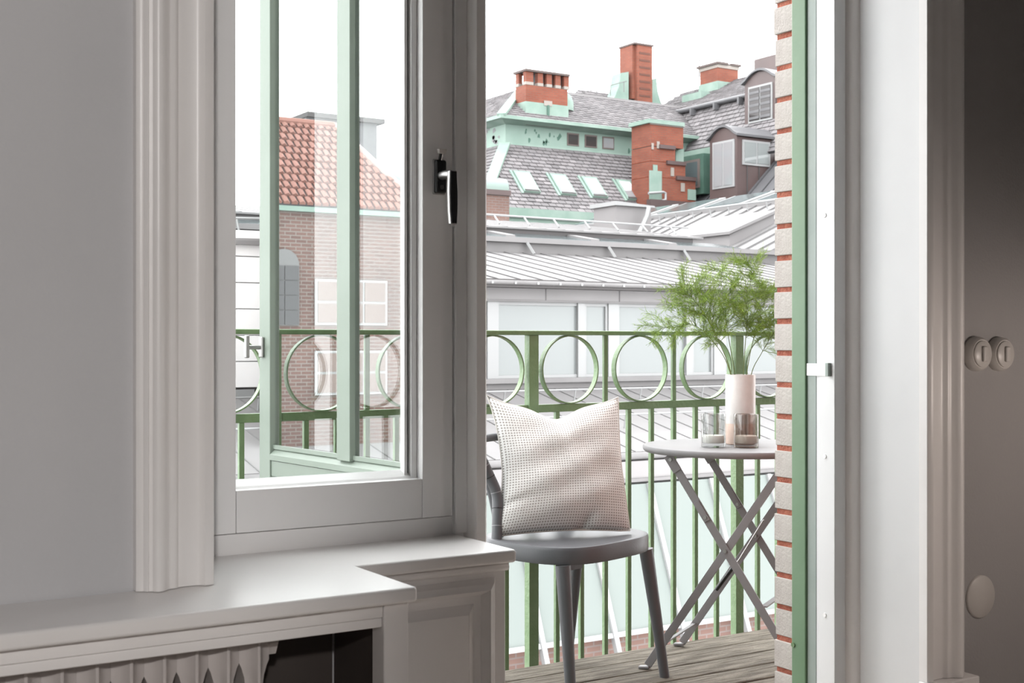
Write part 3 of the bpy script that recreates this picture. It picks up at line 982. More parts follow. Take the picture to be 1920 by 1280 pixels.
# ------------------------------------------------------------------ folding bistro table
def table():
    c = Vector((2.845, 3.165, 0))
    e1 = Vector((0.53, -0.848, 0)).normalized()
    e2 = Vector((0.848, 0.53, 0)).normalized()
    TZ = 0.712
    tb = thing('bistro_table', (c.x, c.y, 0), 'small round grey folding table with crossed flat legs', 'table')
    mb = MB().lathe((c.x, c.y, 0), [(0.262, TZ - 0.02), (0.293, TZ - 0.02), (0.299, TZ - 0.014), (0.300, TZ - 0.004), (0.297, TZ), (0.285, TZ + 0.0006), (0.0, TZ + 0.0006)], 96)
    build('table_top', mb, TABLE, tb, smooth=True)
    f1 = Vector((2.549, 3.252, 0))
    sep = 0.362
    LX = 0.455
    for k, off in enumerate((0.0, sep)):
        o = f1 + e2 * off
        ins = 0.007 if k == 0 else -0.007      # the rising leg passes inside the falling one
        a0, a1 = o + e2 * ins + Vector((0, 0, 0.012)), o + e1 * LX + e2 * ins + Vector((0, 0, TZ - 0.022))
        b0, b1 = o + e1 * 0.0 - e1 * (-0.0) + Vector((0, 0, 0)), None
        top = o + e1 * 0.075 + Vector((0, 0, TZ - 0.026))
        bot = o + e1 * (LX + 0.055) + Vector((0, 0, 0.012))
        sgn = 1
        lg = build('leg', MB().bar(a0, a1, 0.005, 0.0255, up=(-e1 + Vector((0, 0, 1))).normalized()), TABLELEG, tb, bevel=0.001, seg=1)
        build('foot_cap', MB().bar(a0 - e1 * 0.028 - Vector((0, 0, 0.007)), a0 + e1 * 0.008 - Vector((0, 0, 0.004)), 0.022, 0.008), TABLELEG, lg, bevel=0.002)
        lg2 = build('leg', MB().bar(top, bot, 0.005, 0.0255, up=(e1 + Vector((0, 0, 1))).normalized()), TABLELEG, tb, bevel=0.001, seg=1)
        build('foot_cap', MB().bar(bot - e1 * 0.006 - Vector((0, 0, 0.004)), bot + e1 * 0.028 - Vector((0, 0, 0.007)), 0.022, 0.008), TABLELEG, lg2, bevel=0.002)
        # pivot rivet where the two straps cross
        best = min(((a0.lerp(a1, i / 100) - top.lerp(bot, j / 100)).length, i, j) for i in range(20, 80) for j in range(20, 80))
        pv = a0.lerp(a1, best[1] / 100)
        near = -e2
        build('rivet', MB().tube([pv - e2 * 0.014, pv - e2 * (-0.010)], 0.006, 14), STEEL, tb, smooth=True)
        # bracket under the top and the locking slot
        dirb = (bot - top).normalized()
        build('bracket', MB().bar(top - dirb * 0.004 - e2 * 0.005, top + dirb * 0.055 - e2 * 0.005, 0.005, 0.030, up=(e1 + Vector((0, 0, 1))).normalized()), TABLELEG, tb, bevel=0.001, seg=1)
        build('rivet', MB().tube([top + dirb * 0.012 - e2 * 0.0102, top + dirb * 0.012 - e2 * 0.0075], 0.0055, 12), STEEL, tb)
        build('lock_plate', MB().bar(top + dirb * 0.165 - e2 * 0.0045, top + dirb * 0.235 - e2 * 0.0045, 0.004, 0.020, up=(e1 + Vector((0, 0, 1))).normalized()), TABLELEG, tb, bevel=0.001, seg=1)
        build('rivet', MB().tube([top + dirb * 0.222 - e2 * 0.0095, top + dirb * 0.222 - e2 * 0.0065], 0.0055, 12), STEEL, tb)
    # cross bars between the two scissor frames
    g = f1 + e1 * 0.045 + Vector((0, 0, 0.082))
    build('cross_bar', MB().bar(g + e2 * 0.012, g + e2 * (sep - 0.012), 0.012, 0.005), TABLE, tb)
    g = f1 + e1 * (LX - 0.075) + Vector((0, 0, 0.235))
    build('cross_bar', MB().bar(g + e2 * 0.004, g + e2 * (sep - 0.004), 0.018, 0.005), TABLE, tb)
    g = f1 + e1 * (LX - 0.01) + Vector((0, 0, TZ - 0.0235))
    build('cross_bar', MB().bar(g, g + e2 * sep, 0.02, 0.006), TABLELEG, tb)
    g = f1 + e1 * 0.080 + Vector((0, 0, TZ - 0.0235))
    build('cross_bar', MB().bar(g, g + e2 * sep, 0.02, 0.006), TABLELEG, tb)
    # latch rod with a rubber grip, hung between the rising legs
    a = f1 + e1 * 0.30 + e2 * 0.30 + Vector((0, 0, 0.46))
    b = f1 + e1 * 0.13 + e2 * 0.33 + Vector((0, 0, 0.21))
    build('latch_rod', MB().tube([a, a.lerp(b, 0.5) + Vector((0, 0, -0.012)), b], 0.0028, 8), STEEL, tb, smooth=True)
    build('rod_grip', MB().tube([a.lerp(b, 0.62) + Vector((0, 0, -0.008)), b], 0.0065, 10), BLACK, tb, smooth=True)
    return c, TZ + 0.0006
tc_, TZ = table()

# vase with sprigs
VX, VY = 2.880, 3.178
vs = thing('vase', (VX, VY, TZ), 'tall white ceramic cylinder vase with a raw pinkish foot', 'vase')
vh = 0.228
build('body', MB().lathe((VX, VY, TZ + 0.001), [(0.0485, 0.068), (0.049, 0.07), (0.049, vh - 0.003), (0.0475, vh), (0.0445, vh), (0.044, vh - 0.01), (0.044, 0.07)], 48), CERAMIC, vs, smooth=True)
build('foot', MB().lathe((VX, VY, TZ + 0.001), [(0.046, 0), (0.0485, 0.003), (0.0488, 0.068), (0.044, 0.0695), (0.0, 0.0695)], 48), CLAY, vs, smooth=True)

VT = TZ + vh
def sprig(seed, pts, n_br, spread, ln, label):
    """feathery sprig: bent stem, fine branches, needles"""
    rnd = random.Random(seed)
    pts = [Vector(p) for p in pts]
    # smooth the stem
    st = []
    for i in range(31):
        t = i / 30 * (len(pts) - 1)
        k = min(int(t), len(pts) - 2)
        u = t - k
        p0, p1 = pts[max(k - 1, 0)], pts[k]
        p2, p3 = pts[k + 1], pts[min(k + 2, len(pts) - 1)]
        st.append(0.5 * ((2 * p1) + (p2 - p0) * u + (2 * p0 - 5 * p1 + 4 * p2 - p3) * u * u + (3 * p1 - p0 - 3 * p2 + p3) * u ** 3))
    s = thing('fern_sprig', tuple(st[0]), label, 'fern sprig', 'feathery sprigs in the vase')
    build('stem', MB().tube(st, [0.0019 - 0.0013 * i / 30 for i in range(31)], 6), STEMGREEN, s, origin=st[0], smooth=True)
    nb = MB()
    br = MB()
    def needle(p, d, l, r):
        a = d.cross(Vector((rnd.uniform(-1, 1), rnd.uniform(-1, 1), rnd.uniform(-1, 1))))
        if a.length < 1e-4:
            return
        a.normalize()
        b = d.cross(a)
        n = len(nb.v)
        m = p + d * l * 0.45
        nb.v += [p + a * r * 0.6, p - a * r * 0.3 + b * r * 0.5, p - a * r * 0.3 - b * r * 0.5,
                 m + a * r, m - a * r * 0.5 + b * r * 0.85, m - a * r * 0.5 - b * r * 0.85, p + d * l]
        for i in range(3):
            j = (i + 1) % 3
            nb.f.append([n + i, n + j, n + 3 + j, n + 3 + i])
            nb.f.append([n + 3 + i, n + 3 + j, n + 6])
    for i in range(n_br):
        t = rnd.uniform(0.50, 1.0)
        k = min(int(t * 30), 29)
        p = st[k].lerp(st[k + 1], t * 30 - k)
        d = (st[k + 1] - st[k]).normalized()
        side = Vector((rnd.gauss(0, 1), rnd.gauss(0, 1), rnd.gauss(0, 0.7)))
        side = (side - d * side.dot(d)).normalized()
        L = ln * rnd.uniform(0.55, 1.15) * (1.15 - 0.55 * abs(t - 0.7) / 0.3)
        dirn = (d * rnd.uniform(0.25, 0.9) + side * spread + Vector((0, 0, 0.15))).normalized()
        q = p.copy()
        path = [q.copy()]
        steps = 9
        for j in range(steps):
            dirn = (dirn + Vector((rnd.gauss(0, 0.11), rnd.gauss(0, 0.11), rnd.gauss(0, 0.11) - 0.035))).normalized()
            q = q + dirn * L / steps
            path.append(q.copy())
            for m in range(6 if j else 3):
                s2 = Vector((rnd.gauss(0, 1), rnd.gauss(0, 1), rnd.gauss(0, 1)))
                s2 = (s2 - dirn * s2.dot(dirn)).normalized()
                nd = (dirn * rnd.uniform(0.7, 1.3) + s2 * 0.75).normalized()
                pp = q + dirn * rnd.uniform(-1, 0.4) * L / steps
                needle(pp, nd, rnd.uniform(0.013, 0.030), 0.00040)
                if m < 3 and j > 1:
                    # a side twig carrying its own needles
                    tip = pp + nd * rnd.uniform(0.012, 0.03)
                    needle(pp, nd, (tip - pp).length * 1.2, 0.0004)
                    for w_ in range(2):
                        s3 = Vector((rnd.gauss(0, 1), rnd.gauss(0, 1), rnd.gauss(0, 1))).normalized()
                        needle(pp.lerp(tip, rnd.uniform(0.4, 1)), (nd + s3 * 0.6).normalized(), rnd.uniform(0.008, 0.018), 0.00045)
        br.tube(path, [0.0008 - 0.0005 * u / steps for u in range(steps + 1)], 4)
    b_ = build('branches', br, STEMGREEN, s, origin=st[0])
    fo = build('foliage', nb, FERNGREEN, s, origin=st[0])
    fo['kind'] = 'stuff'
Rv = Vector((math.cos(YAW), -math.sin(YAW), 0))
Fv = Vector((math.sin(YAW), math.cos(YAW), 0))
V0 = Vector((VX, VY, VT))
def S(r, u, f=0.0):
    return V0 + Rv * r + Vector((0, 0, u)) + Fv * f
def stem_pts(r0, f0, *rest):
    return [S(r0 * 0.4, -0.15, f0 * 0.4), S(r0, 0.0, f0)] + [S(*p) for p in rest]
sprig(11, stem_pts(-0.032, -0.012, (-0.07, 0.10, -0.02), (-0.13, 0.21, -0.03), (-0.20, 0.29, -0.03)), 62, 0.9, 0.125, 'dense feathery green sprig arching up towards the metal roof gutter')
sprig(12, stem_pts(-0.030, 0.012, (-0.07, 0.09, 0.03), (-0.15, 0.165, 0.05), (-0.26, 0.15, 0.05)), 46, 0.8, 0.115, 'feathery green sprig drooping over the railing ring, lowest of the bunch')
sprig(13, stem_pts(-0.015, 0.02, (-0.035, 0.12, 0.02), (-0.05, 0.24, 0.03), (-0.06, 0.345, 0.04)), 48, 0.95, 0.115, 'upright feathery green sprig rising over the middle of the vase')
sprig(14, stem_pts(0.006, -0.02, (0.012, 0.12, -0.03), (0.02, 0.24, -0.04), (0.03, 0.365, -0.05)), 52, 0.95, 0.12, 'tallest feathery green sprig, in front of the wide railing post')
sprig(15, stem_pts(0.022, 0.01, (0.045, 0.11, 0.02), (0.075, 0.20, 0.03), (0.10, 0.29, 0.04)), 48, 0.95, 0.12, 'feathery green sprig leaning towards the cream bricks')
sprig(16, stem_pts(0.034, -0.008, (0.065, 0.07, -0.02), (0.105, 0.14, -0.03), (0.15, 0.20, -0.04)), 36, 0.9, 0.10, 'short feathery green sprig spreading lowest beside the cream bricks')

# candle holders with tea lights
def cup(x, y, glass, label, clabel):
    z0 = TZ + 0.0012
    g = thing('candle_holder', (x, y, z0), label, 'candle holder', 'glass candle holders')
    build('glass', MB().lathe((x, y, z0), [(0.0385, 0.0), (0.0395, 0.002), (0.0395, 0.104), (0.0385, 0.1055), (0.0372, 0.104), (0.0368, 0.013), (0.0, 0.012)], 48), glass, g, smooth=True)
    c = thing('candle', (x, y, z0 + 0.0135), clabel, 'candle', 'candles in the glass holders')
    build('wax', MB().lathe((x, y, z0 + 0.0135), [(0.033, 0.0), (0.034, 0.003), (0.034, 0.021), (0.032, 0.0235), (0.0, 0.0225)], 40), WAX, c, smooth=True)
    build('wick', MB().tube([(x, y, z0 + 0.036), (x + 0.001, y, z0 + 0.041), (x + 0.003, y, z0 + 0.045)], 0.0009, 6), WICK, c)
cup(2.727, 3.135, GLASS_CUP, 'clear smoky glass candle holder, away from the bricks', 'white candle in the clearer glass holder')
cup(2.805, 3.068, GLASS_CUP2, 'brownish smoky glass candle holder standing before the vase', 'white candle in the brownish glass holder')

# ================================================================== roofs and houses across the courtyard
ground = build('courtyard_ground', B(-60, 70, 4.0, 90, -16.2, -16), COURT)
tag(ground, 'paved courtyard ground far below the balcony', 'ground', kind='structure')


def seam_roof(parent, O, Uv, Vv, n, m=ZINC, sm=SEAM, seam_h=0.022, seam_w=0.022):
    """standing seam roof: n pans along Uv, each with a seam as its sub-part"""
    O, Uv, Vv = Vector(O), Vector(Uv), Vector(Vv)
    du = Uv / n
    nr = Uv.cross(Vv).normalized()
    if nr.z < 0:
        nr = -nr
    p = None
    for i in range(n):
        o = O + du * i
        if p is None:
            p = build('roof_panel', MB().obox(o, du, Vv, -nr * 0.04), m, parent, origin=o)
            s = build('seam', MB().obox(o - du.normalized() * seam_w / 2, du.normalized() * seam_w, Vv, nr * seam_h), sm, p, origin=o)
        else:
            c = copy_of(p, parent, o)
            copy_of(s, c, o)


def slates(parent, name, O, Uv, Vv, poly, w, h, m, lift=0.025, base=SLATEBASE, thick=0.012, wave=False):
    """overlapping slates laid in courses on the plane O + a*Uv + b*Vv (unit vectors), clipped to poly in (a, b)"""
    O, Uv, Vv = Vector(O), Vector(Uv).normalized(), Vector(Vv).normalized()
    nr = Uv.cross(Vv).normalized()
    if nr.y > 0.2 and nr.z < 0 or nr.z < 0:
        nr = -nr
    P3 = lambda a, b, c=0.0: O + Uv * a + Vv * b + nr * c
    pb = build(name, MB().hexa([P3(a, b, -0.1) for a, b in poly], [P3(a, b, 0) for a, b in poly]), base, parent)
    def inside(a, b):
        r = False
        j = len(poly) - 1
        for i in range(len(poly)):
            xi, yi = poly[i]
            xj, yj = poly[j]
            if (yi > b) != (yj > b) and a < (xj - xi) * (b - yi) / (yj - yi) + xi:
                r = not r
            j = i
        return r
    amin, amax = min(p[0] for p in poly), max(p[0] for p in poly)
    bmin, bmax = min(p[1] for p in poly), max(p[1] for p in poly)
    mb = MB()
    row = 0
    b = bmin
    while b < bmax - h * 0.3:
        a = amin - (w / 2 if row % 2 else 0)
        while a < amax:
            if inside(a + w / 2, b + h * 0.5):
                j1, j2 = random.uniform(-0.008, 0.008), random.uniform(0, 0.012)
                g = 0.014
                lo = lift + j2 + thick
                if wave:
                    mb.hexa([P3(a + g, b + j1, 0), P3(a + w / 2, b + j1, 0), P3(a + w - g, b + j1, 0), P3(a + w - g, b + h, 0), P3(a + w / 2, b + h, 0), P3(a + g, b + h, 0)],
                            [P3(a + g, b + j1, lo), P3(a + w / 2, b + j1, lo + w * 0.2), P3(a + w - g, b + j1, lo - 0.01), P3(a + w - g, b + h, 0.012), P3(a + w / 2, b + h, w * 0.22), P3(a + g, b + h, 0.014)])
                else:
                    mb.hexa([P3(a + g, b + j1, 0), P3(a + w - g, b + j1, 0), P3(a + w - g, b + h, 0), P3(a + g, b + h, 0)],
                            [P3(a + g, b + j1, lo), P3(a + w - g, b + j1, lo), P3(a + w - g, b + h, 0.01), P3(a + g, b + h, 0.01)])
            a += w
        b += h
        row += 1
    o = build('slates' if not wave else 'tiles', mb, m, pb, origin=WL[pb.name])
    o['kind'] = 'stuff'
    return pb


# ---------------- near glass-and-zinc house: lower roof, atrium glazing, window band, upper roof
nh = thing('zinc_roofed_house', (14, 19, -16), 'long low house with pale zinc roofs and a white window band', 'building')
XL, XR = 11.25, 27.9
MY = 19.3
# window band
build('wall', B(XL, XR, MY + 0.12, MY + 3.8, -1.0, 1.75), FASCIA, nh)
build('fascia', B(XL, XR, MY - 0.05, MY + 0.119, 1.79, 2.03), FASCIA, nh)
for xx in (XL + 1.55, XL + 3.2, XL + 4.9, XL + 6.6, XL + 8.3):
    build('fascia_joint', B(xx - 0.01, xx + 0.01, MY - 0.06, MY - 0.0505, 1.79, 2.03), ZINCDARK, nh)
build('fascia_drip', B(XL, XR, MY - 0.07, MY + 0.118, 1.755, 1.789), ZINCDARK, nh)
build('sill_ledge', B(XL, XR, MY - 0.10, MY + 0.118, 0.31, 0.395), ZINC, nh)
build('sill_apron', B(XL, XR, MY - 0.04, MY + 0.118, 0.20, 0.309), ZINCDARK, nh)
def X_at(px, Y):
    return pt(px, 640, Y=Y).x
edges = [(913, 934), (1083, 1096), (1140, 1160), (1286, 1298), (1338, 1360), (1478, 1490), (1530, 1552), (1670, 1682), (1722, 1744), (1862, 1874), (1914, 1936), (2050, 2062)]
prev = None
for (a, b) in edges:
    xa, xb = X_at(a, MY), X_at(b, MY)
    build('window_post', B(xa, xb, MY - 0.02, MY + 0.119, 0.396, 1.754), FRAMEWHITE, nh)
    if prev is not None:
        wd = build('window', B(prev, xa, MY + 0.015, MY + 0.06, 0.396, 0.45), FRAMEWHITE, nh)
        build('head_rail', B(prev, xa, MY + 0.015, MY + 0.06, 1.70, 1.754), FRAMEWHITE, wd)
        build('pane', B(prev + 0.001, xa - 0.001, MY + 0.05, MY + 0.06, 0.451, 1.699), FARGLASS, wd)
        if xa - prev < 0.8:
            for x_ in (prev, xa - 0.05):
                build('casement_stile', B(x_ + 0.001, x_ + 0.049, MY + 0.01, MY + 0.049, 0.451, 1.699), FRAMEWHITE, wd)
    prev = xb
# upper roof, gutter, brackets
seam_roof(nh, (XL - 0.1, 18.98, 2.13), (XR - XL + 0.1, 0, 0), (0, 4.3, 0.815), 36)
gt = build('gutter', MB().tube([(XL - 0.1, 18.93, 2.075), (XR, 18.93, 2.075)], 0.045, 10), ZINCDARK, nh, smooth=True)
build('roof_lip', B(XL, XR, 18.93, 18.975, 2.121, 2.14), DARKEDGE, nh)
build('gutter_shade_strip', B(XL, XR, 18.93, 19.24, 1.995, 2.0299), DARKEDGE, nh)  # dark strip standing for the shade under the gutter
build('gutter_shade_board', B(XL, XR, 18.97, 19.25, 2.031, 2.085), DARKEDGE, nh)  # dark board standing for the shade behind the gutter
for i in range(36):
    xx = XL + 0.2 + i * 0.47
    build('gutter_bracket', B(xx - 0.02, xx + 0.02, 18.875, 18.97, 2.05, 2.09), FRAMEWHITE, gt)
# kerb, roof light strip, rear roof
build('roof_kerb', B(XL - 5.9, XR, 23.3, 23.45, 2.5, 3.17), ZINCDARK, nh)
build('kerb_cap', B(XL - 5.9, XR, 23.2, 23.5, 3.171, 3.28), ZINC, nh)
for px in (997, 1149, 1290):
    x_ = X_at(px, 23.2)
    build('kerb_strut', MB().bar((x_, 23.1, 2.93), (x_ - 0.12, 23.24, 3.22), 0.05, 0.05), FRAMEWHITE, nh)
x_ = XL - 5.5
while x_ < 20.4:
    build('roof_light', MB().obox((x_ + 0.12, 23.5, 3.29), (2.0, 0, 0), (0, 1.0, 0.17), (0, 0, 0.03)), TEALGLASS, nh)
    build('roof_light_bar', MB().obox((x_ - 0.12, 23.5, 3.285), (0.24, 0, 0), (0, 1.0, 0.17), (0, 0, 0.07)), ZINC, nh)
    x_ += 2.24
build('roof_edge', B(XL - 5.9, 20.6, 24.45, 24.8, 3.47, 3.60), DARKEDGE, nh)
seam_roof(nh, (XL - 5.9, 24.40, 3.62), (20.9 - XL + 5.9, 0, 0), (0, 5.2, 0.70), 30, m=ZINC, sm=SEAM, seam_h=0.012)
# lower roof
seam_roof(nh, (3.0, 15.6, -0.63), (16.5, 0, 0), (0, 3.7, 0.83), 33, m=ZINC, sm=SEAM, seam_h=0.012, seam_w=0.02)
gt = build('lower_gutter', MB().tube([(3.0, 15.53, -0.69), (19.5, 15.53, -0.69)], 0.06, 10), ZINCDARK, nh, smooth=True)
build('lower_fascia', B(3.0, 19.5, 15.45, 15.62, -1.02, -0.76), FASCIA, nh)
build('lower_fascia_drip', B(3.0, 19.5, 15.42, 15.61, -1.07, -1.021), ZINCDARK, nh)
# atrium glazing with white bars
GX0, GN, GW = 4.78, 12, 1.22
gt0, gb0 = Vector((0, 15.40, -1.10)), Vector((0, 14.575, -3.215))
sl = gb0 - gt0
for i in range(GN):
    x_ = GX0 + i * GW
    build('glazing_bar', MB().bar(Vector((x_, 0, 0)) + gt0, Vector((x_, 0, 0)) + gb0 + sl * 0.25, 0.075, 0.09, up=(0, -1, 0.3)), FRAMEWHITE, nh)
    if i < GN - 1:
        build('atrium_pane', MB().obox(Vector((x_ + 0.04, 0, 0)) + gt0, (GW - 0.08, 0, 0), sl * 0.93, (0, 0.012, -0.006)), MINTGLASS, nh)
        tr_ = Vector((x_ + 0.04, 0, 0)) + gt0 + sl * 0.93
        build('transom', MB().obox(tr_ + Vector((0, -0.03, 0)), (GW - 0.08, 0, 0), sl * 0.03, (0, 0.06, 0)), FRAMEWHITE, nh)
build('plinth', B(3.0, 19.5, 14.75, 15.3, -16, -3.17), PALEBRICK, nh)
build('atrium_back', B(3.0, 19.5, 15.62, 15.8, -16, -0.78), FASCIA, nh)
# thin white guard wire on the lower roof
gr = thing('roof_guard_rail', (12, 18.3, 0.0), 'thin white guard rail along the lower zinc roof', 'guard rail')
build('rail', MB().tube([(5, 18.4, 0.21), (19, 18.4, 0.21)], 0.018, 6), FRAMEWHITE, gr)
for i in range(10):
    x_ = 5.6 + i * 1.45
    build('post', MB().tube([(x_, 18.45, -0.02), (x_, 18.4, 0.21)], 0.016, 6), FRAMEWHITE, gr)
gr = thing('roof_guard_rail', (12, 16.8, -0.35), 'thin white guard rail low on the zinc roof above its gutter', 'guard rail')
build('rail', MB().tube([(5, 16.75, -0.14), (19, 16.75, -0.14)], 0.016, 6), FRAMEWHITE, gr)
for i in range(8):
    x_ = 5.9 + i * 1.7
    build('post', MB().tube([(x_, 16.8, -0.38), (x_, 16.75, -0.14)], 0.014, 6), FRAMEWHITE, gr)

# ---------------- pale clad block to the left of it
cb = thing('clad_house', (8, 19.3, -16), 'pale house clad in wide horizontal panels', 'building')
build('core', B(4.2, XL - 0.12, MY + 0.05, MY + 3.6, -2, 2.56), ZINCDARK, cb)
zz = 0.33
while zz < 2.5:
    for (a, b) in ((4.2, 7.9), (7.91, XL - 0.12)):
        build('panel', B(a, b, MY - 0.02, MY + 0.049, zz, zz + 0.40), CLAD, cb, bevel=0.006, seg=1)
    zz += 0.412
build('window_frame', B(6.55, 7.30, MY - 0.04, MY - 0.021, 0.02, 0.30), FRAMEWHITE, cb)
build('coping', MB().hexa([(4.1, MY - 0.12, 2.56), (XL - 0.1, MY - 0.12, 2.56), (XL - 0.1, MY + 3.7, 2.56), (4.1, MY + 3.7, 2.56)],
                          [(4.1, MY - 0.1, 2.62), (XL - 0.1, MY - 0.1, 2.72), (XL - 0.1, MY + 3.7, 2.95), (4.1, MY + 3.7, 2.75)]), ZINC, cb)
gr = thing('roof_guard_rail', (7, 20.4, 2.7), 'white guard rail on the roof of the panel-clad house', 'guard rail')
build('rail', MB().tube([(4.5, 20.4, 3.0), (10.5, 20.4, 3.18)], 0.025, 6), FRAMEWHITE, gr)
for i in range(13):
    x_ = 4.6 + i * 0.48
    build('post', MB().tube([(x_, 20.3, 2.62), (x_ - 0.06, 20.4, 3.0 + 0.03 * (x_ - 4.5))], 0.018, 6), FRAMEWHITE, gr)

# ---------------- white safety rail and vent box on the rear roof
gr = thing('roof_guard_rail', (14.5, 25.4, 3.8), 'white guard rail on the rear zinc roof below the green eave', 'guard rail')
a, b = pt(900, 401, Y=25.6), pt(1290, 427, Y=25.6)
build('rail', MB().tube([a, b], 0.025, 6), FRAMEWHITE, gr)
for px in (926, 982, 1037, 1095, 1148, 1203, 1256):
    p = pt(px, 401, Y=25.6)
    p.z = a.z + (b.z - a.z) * (p.x - a.x) / (b.x - a.x)
    build('post', MB().tube([(p.x, 25.35, 3.78), p], 0.022, 6), FRAMEWHITE, gr)
vb = thing('roof_vent_box', (19.3, 30.4, 4.0), 'boxy pale sheet metal vent housing with a white lid', 'vent')
x0, x1 = X_at(1156, 30), X_at(1203, 30)
build('housing', B(x0 - 0.02, x1 + 0.35, 30, 31.1, 3.2, 5.0), FASCIA, vb)
build('lid', MB().hexa([(x0 - 0.10, 29.9, 5.0), (x1 + 0.42, 29.9, 5.0), (x1 + 0.42, 31.2, 5.0), (x0 - 0.10, 31.2, 5.0)],
                       [(x0 - 0.10, 29.9, 5.12), (x1 + 0.42, 29.9, 5.05), (x1 + 0.42, 31.2, 5.05), (x0 - 0.10, 31.2, 5.12)]), FRAMEWHITE, vb)
build('pipe', MB().tube([pt(1196, 440, Y=29.6), pt(1204, 425, Y=29.6), pt(1213, 405, Y=29.6), pt(1217, 388, Y=29.6)], 0.07, 8), FRAMEWHITE, vb, smooth=True)

# ---------------- slate mansard house with copper bands
sh = thing('slate_mansard_house', (32, 42, -16), 'grey slate mansard house with green copper bands and chimneys', 'building')
CX, CY = 26.05, 42.0
XE = 46.0
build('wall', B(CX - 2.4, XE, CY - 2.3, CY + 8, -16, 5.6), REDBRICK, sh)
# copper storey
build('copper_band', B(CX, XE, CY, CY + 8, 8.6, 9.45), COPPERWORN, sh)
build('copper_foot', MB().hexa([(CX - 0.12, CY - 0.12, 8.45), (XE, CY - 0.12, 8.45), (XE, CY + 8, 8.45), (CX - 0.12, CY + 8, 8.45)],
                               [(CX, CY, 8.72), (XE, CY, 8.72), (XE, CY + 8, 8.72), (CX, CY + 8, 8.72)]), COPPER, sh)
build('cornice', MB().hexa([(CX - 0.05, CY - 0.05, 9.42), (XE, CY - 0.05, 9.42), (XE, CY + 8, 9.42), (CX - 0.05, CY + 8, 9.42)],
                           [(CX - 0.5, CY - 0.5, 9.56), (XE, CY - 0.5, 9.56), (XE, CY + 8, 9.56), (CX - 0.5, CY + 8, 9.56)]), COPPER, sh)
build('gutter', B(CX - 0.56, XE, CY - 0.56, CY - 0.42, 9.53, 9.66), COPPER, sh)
build('gutter', B(CX - 0.56, CX - 0.42, CY - 0.42, CY + 8, 9.53, 9.66), COPPER, sh)
# flaked dark patches of the patina (their own shapes)
rnd = random.Random(5)
for i in range(26):
    x_ = CX + rnd.uniform(0.3, 3.9) if i < 18 else CX + rnd.uniform(5.8, 8.5)
    z_ = rnd.uniform(8.75, 9.3)
    s = rnd.uniform(0.03, 0.11)
    n = 7
    pp = [(x_ + s * 0.7 * math.cos(2 * math.pi * k / n) * rnd.uniform(0.5, 1.2), z_ + s * math.sin(2 * math.pi * k / n) * rnd.uniform(0.6, 1.4)) for k in range(n)]
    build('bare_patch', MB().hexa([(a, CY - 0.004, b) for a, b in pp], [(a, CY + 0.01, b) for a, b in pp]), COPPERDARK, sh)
for i in range(10):
    y_ = CY + rnd.uniform(0.2, 2.6)
    z_ = rnd.uniform(8.8, 9.4)
    s = rnd.uniform(0.06, 0.2)
    pp = [(y_ + s * 1.5 * math.cos(2 * math.pi * k / 7) * rnd.uniform(0.5, 1.2), z_ + s * math.sin(2 * math.pi * k / 7) * rnd.uniform(0.6, 1.4)) for k in range(7)]
    build('bare_patch', MB().hexa([(CX - 0.004, a, b) for a, b in pp], [(CX + 0.01, a, b) for a, b in pp]), GREYMETAL, sh)
for (pa, pb) in ((1065, 1083), (1098, 1117), (1131, 1149)):
    xa, xb = X_at(pa, CY), X_at(pb, CY)
    wd = build('window', MB().box(xa - 0.05, xb + 0.05, CY - 0.03, CY + 0.02, 8.83, 9.33), omat('grey_timber', (0.22, 0.17, 0.155), 0.7), sh)
    build('pane', B(xa, xb, CY - 0.04, CY - 0.031, 8.88, 9.27), FARDARK if pa < 1120 else SKYGLASS, wd)
# lower slope
dv = Vector((0, -2.7, -2.88))
LV = dv.length
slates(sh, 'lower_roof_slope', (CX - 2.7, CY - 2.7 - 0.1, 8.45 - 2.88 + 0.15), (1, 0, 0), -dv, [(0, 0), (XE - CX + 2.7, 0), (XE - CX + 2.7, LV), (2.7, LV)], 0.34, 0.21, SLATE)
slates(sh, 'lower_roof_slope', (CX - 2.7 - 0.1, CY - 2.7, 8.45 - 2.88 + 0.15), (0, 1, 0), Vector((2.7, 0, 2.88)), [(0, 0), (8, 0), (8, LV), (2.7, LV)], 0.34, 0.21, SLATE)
build('hip_cover', MB().bar((CX - 2.80, CY - 2.80, 5.75), (CX - 0.05, CY - 0.05, 8.66), 0.42, 0.10, up=(-1, -1, 1)), COPPER, sh)
build('eave', B(CX - 2.75, XE, CY - 3.0, CY - 2.6, 5.52, 5.86), COPPER, sh)
build('eave_soffit', B(CX - 2.7, XE, CY - 2.9, CY - 2.3, 5.36, 5.52), COPPER, sh)
